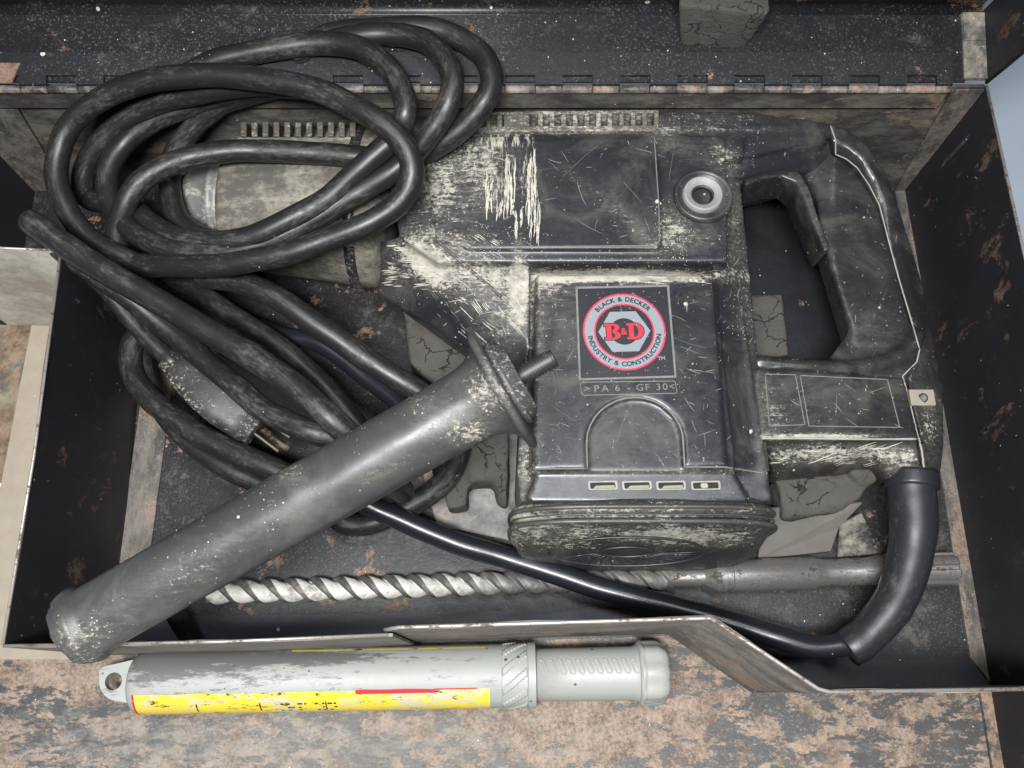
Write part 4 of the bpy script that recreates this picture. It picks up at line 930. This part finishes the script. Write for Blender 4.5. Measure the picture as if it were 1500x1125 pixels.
# ================================================ DRILL BIT
dA, dB = U(306, 868, 10), U(1396, 833, 12)
bit = thing("drill_bit", (0, dA.y, 0), "long spiral masonry drill bit with splined steel shank along the front of the case floor", "drill bit")
MD = frame(dA, dB); LB = (dB - dA).length * 1000
def sx(px): return (U(px, 868 - (px - 306) * .032, 11) - dA).length * 1000
lead = 2 * (sx(540) - sx(504)) * 1.0
def spiral(name, s0, s1, mat, fadeout=0):
    n = int((s1 - s0) / .45); seg = 72; vs = []; fs = []; edg = []
    for i in range(n + 1):
        s = s0 + (s1 - s0) * i / n
        for k in range(seg):
            q = 2 * math.pi * k / seg; ph = (q - 2 * math.pi * s / lead) % math.pi / math.pi
            g = 1.0
            if ph < .70: g = .56 + .44 * math.sin(math.pi * .5 * ph / .70) ** 1.0
            elif ph < .84: g = 1.0
            else: g = 1 - .44 * ((ph - .84) / .16)
            edg.append(1. if .62 < ph < .99 else 0.)
            r = 7.9 * g
            if fadeout and s > s1 - fadeout: r = 7.9 * (g + (1 - g) * (s - s1 + fadeout) / fadeout) * (1 - .12 * (s - s1 + fadeout) / fadeout)
            r += mnoise.noise(Vector((s * .35, math.cos(q) * 2.5, math.sin(q) * 2.5))) * .28 + mnoise.noise(Vector((s * 1.3, math.cos(q) * 9, math.sin(q) * 9))) * .10
            vs.append(MD @ Vector((s / 1000, r / 1000 * math.cos(q), r / 1000 * math.sin(q))))
    for i in range(n):
        for k in range(seg): fs.append((i * seg + k, i * seg + (k + 1) % seg, (i + 1) * seg + (k + 1) % seg, (i + 1) * seg + k))
    fs.append(tuple(range(seg))); fs.append(tuple(range(n * seg, (n + 1) * seg)))
    o = mk(name, vs, fs, mat, bit, True); A_ = o.data.attributes.new('low', 'FLOAT', 'POINT'); A_.data.foreach_set('value', edg); return o
def fm():
    s = NT("plaster_filled_flute"); n = s.noise(60, 6, .75); n2 = s.noise(400, 4, .7)
    g = s.mr(ADD(s, MUL(s, n, .6), MUL(s, s.attr("low"), .5)), .50, .72)
    col = s.mix(g, s.mix(n2, (.34, .33, .295), (.50, .485, .44)), (.05, .047, .043)); col = s.mix(s.mr(ADD(s, MUL(s, s.noise(45, 8, .8), .8), MUL(s, n2, .2)), .50, .60, 0., .75), col, (.13, .12, .105)); col = s.mix(MUL(s, s.attr("bare"), .9), col, s.mix(n, (.05, .05, .05), (.17, .16, .145)))
    return s.out(col, .6, s.mr(s.attr("bare"), 0., 1., 0., .5), n2, .3, .2)
FM = fm()
sp = spiral("spiral_flute", 0, sx(985), FM, 10)
co = getco(sp.data); inv = MD.inverted(); rad = []; bare = []
for v in sp.data.vertices:
    p = inv @ v.co; r = math.hypot(p.y, p.z) * 1000; px = PX(v.co)[0]; bare.append(max(0, min(1, (px - 690) / 60)))
for nm_, arr in (("bare", bare),):
    A_ = sp.data.attributes.new(nm_, 'FLOAT', 'POINT'); A_.data.foreach_set("value", arr)
autosm(lathe("shank", MD, [(sx(975), 6.6), (sx(1030), 6.6), (sx(1044), 10.2), (sx(1046), 11), (sx(1060), 11), (sx(1061), 9.8), (sx(1070), 9.8), (sx(1071), 10.6), (sx(1190), 10.6), (sx(1192), 10.2), (sx(1204), 8.9), (sx(1210), 8.7), (sx(1270), 9), (sx(1284), 10.6), (sx(1300), 10.8), (sx(1302), 9)], STEEL, bit, 48), 28)
def spl(s, q, r): return r if (math.sin(q * 7) > -.35) else r * .84
autosm(lathe("splined_end", MD, [(sx(1298), 9), (sx(1299), 11.2), (sx(1312), 11.2), (sx(1394), 11.2), (sx(1396), 10.4), (sx(1396.2), 2)], STEEL, bit, 140, spl), 25)

# ================================================ GREY TUBE
tA, tB = U(197, 1000, 20), U(975, 985, 20)
tb = thing("grease_container", (0, tA.y, 0), "grey plastic screw-cap tube with a worn yellow label lying on the rusty front floor", "plastic container")
MT = frame(tA, tB); 
def tx(px): return (U(px, 1000 - (px - 197) * .0193, 20) - tA).length * 1000
body_ = lathe("tube_body", MT, [(0, 4), (.2, 12), (1, 15.5), (3, 17.8), (7, 18.6), (12, 18.8), (tx(480), 18.9), (tx(733), 18.9), (tx(736), 19.4), (tx(736) + .2, 17)], GREYT, tb, 96)
# threaded collar with slanting ribs
def colf(s, q, r):
    ph = (q * 10 + (s - tx(740)) * .42) % (2 * math.pi); return r + (.75 if math.sin(ph) > .35 else 0)
n = 24; cprof = [(tx(735), 17)] + [(tx(736) + i * (tx(772) - tx(736)) / n, 18.9) for i in range(n + 1)] + [(tx(774), 19.8), (tx(784), 19.8), (tx(785), 17.5), (tx(785.5), 15)]
def colf2(s, q, r): return colf(s, q, r) if tx(737) < s < tx(771) else r
autosm(lathe("ribbed_collar", MT, cprof, GREYT, tb, 160, colf2), 30)
lathe("tube_neck", MT, [(tx(783), 12), (tx(783.2), 15.6), (tx(850), 16), (tx(925), 16.2), (tx(934), 17.4), (tx(936), 18)], GREYT, tb, 96)
def hexf(s, q, r): 
    if s < tx(939): return r
    return r * (1 + .035 * math.cos(q * 8))
lathe("tube_cap", MT, [(tx(932), 14), (tx(933), 18), (tx(936), 19.4), (tx(939), 19.6), (tx(941), 18.6), (tx(944), 18.8), (tx(962), 18.8), (tx(972), 16.8), (tx(977), 14), (tx(978), 2)], GREYT, tb, 96, hexf)
TT = bvh([o for o in tb.children])
TTm = MT
for k in range(11):
    px = 796 + k * 13.4
    bm = bmesh.new()
    pts = [(px - 4, 969.5 - k * .2), (px, 977 - k * .2), (px + 4, 985 - k * .2)]
    L = [hit(TT, *p)[0] for p in resample(pts, 3)]
    if all(L):
        A_, B_ = L[0], L[-1]; t = (B_ - A_).normalized(); s_ = t.cross(Vector((0, 0, 1))).normalized(); w_ = .0014
        loop = [p + s_ * w_ for p in L] + [L[-1] + t * w_] + [p - s_ * w_ for p in L[::-1]] + [L[0] - t * w_]
        tube_mesh(bm, loop, .0005, 6, True); bm_obj("grip_bump", bm, GREYT, tb)
# hanging eye
bm = bmesh.new(); eo = rnd([(148, 978), (200, 966), (214, 966), (214, 1034), (200, 1032), (160, 1024), (148, 1008)], 9, 4)
O_ = [U(x, y, 22) for x, y in eo]; hc = U(169, 998, 22); nh = 24
H_ = [hc + Vector((math.cos(2 * math.pi * i / nh), math.sin(2 * math.pi * i / nh), 0)) * .0052 for i in range(nh)]
vo = [bm.verts.new(p) for p in O_]; vh = [bm.verts.new(p) for p in H_]
eds = [bm.edges.new((a, b)) for L in (vo, vh) for a, b in zip(L, L[1:] + L[:1])]
bmesh.ops.triangle_fill(bm, edges=eds, use_beauty=True)
eye = bm_obj("hanging_eye", bm, GREYT, tb, False); m = eye.modifiers.new("s", 'SOLIDIFY'); m.thickness = .006; m.offset = 0; bevel(eye, 1.0, 2, 50)
# wrapped paper label (shell of its own thickness) with torn edge
def label_shell(name, s0, s1, a0, a1, r, mat, parent, na=14, ns=40, tear=0.):
    vs = []; fs = []
    for rr in (r, r - .15):
        for i in range(ns + 1):
            for j in range(na + 1):
                s = s0 + (s1 - s0) * i / ns; a = a0 + (a1 - a0) * j / na
                if j == 0 and tear: a += mnoise.noise(Vector((s * .05, 2, 2))) * tear
                vs.append(MT @ Vector((s / 1000, rr / 1000 * math.cos(R(a)), rr / 1000 * math.sin(R(a)))))
    q = na + 1; N_ = (ns + 1) * q
    for i in range(ns):
        for j in range(na): fs.append((i * q + j, i * q + j + 1, (i + 1) * q + j + 1, (i + 1) * q + j))
    return mk(name, vs[:N_], fs, mat, parent, True)
# angle: 0 = +y (rear), 90 = up, 180 = towards the viewer
lb = label_shell("yellow_label", tx(211), tx(718), 113, 192, 19.02, LABEL, tb, tear=2)
label_shell("yellow_label", tx(430), tx(712), 24, 31, 19.02, LABEL, tb)
label_shell("red_band", tx(528), tx(642), 111, 119, 19.06, RED, lb, 4, 20, 3); label_shell("red_band", tx(640), tx(700), 111, 113.5, 19.07, RED, lb, 3, 10)
label_shell("red_band", tx(211), tx(214), 113, 192, 19.06, RED, lb, 10, 2)
for k in range(30):                         # rows of worn small print
    s = tx(420) + (k % 10) * 3.6 + rs.uniform(-.6, .6)
    a0 = 136 + (k // 10) * 10
    label_shell("print_mark", s, s + rs.uniform(1.2, 3), a0, a0 + 4, 19.06, DKBLK, lb, 2, 1) if rs.random() < .7 else None
for px in (300, 390, 484): label_shell("print_mark", tx(px), tx(px + 2), 134, 158, 19.06, DKBLK, lb, 3, 1)
paint(body_, [(480, 962, 260, 12, 0, .5), (480, 1000, 260, 30, 0, .25), (600, 970, 14, 30, 0, .5), (230, 970, 40, 40, 0, .5), (590, 975, 30, 14, 90, .5), (250, 965, 60, 18, 0, .4)])
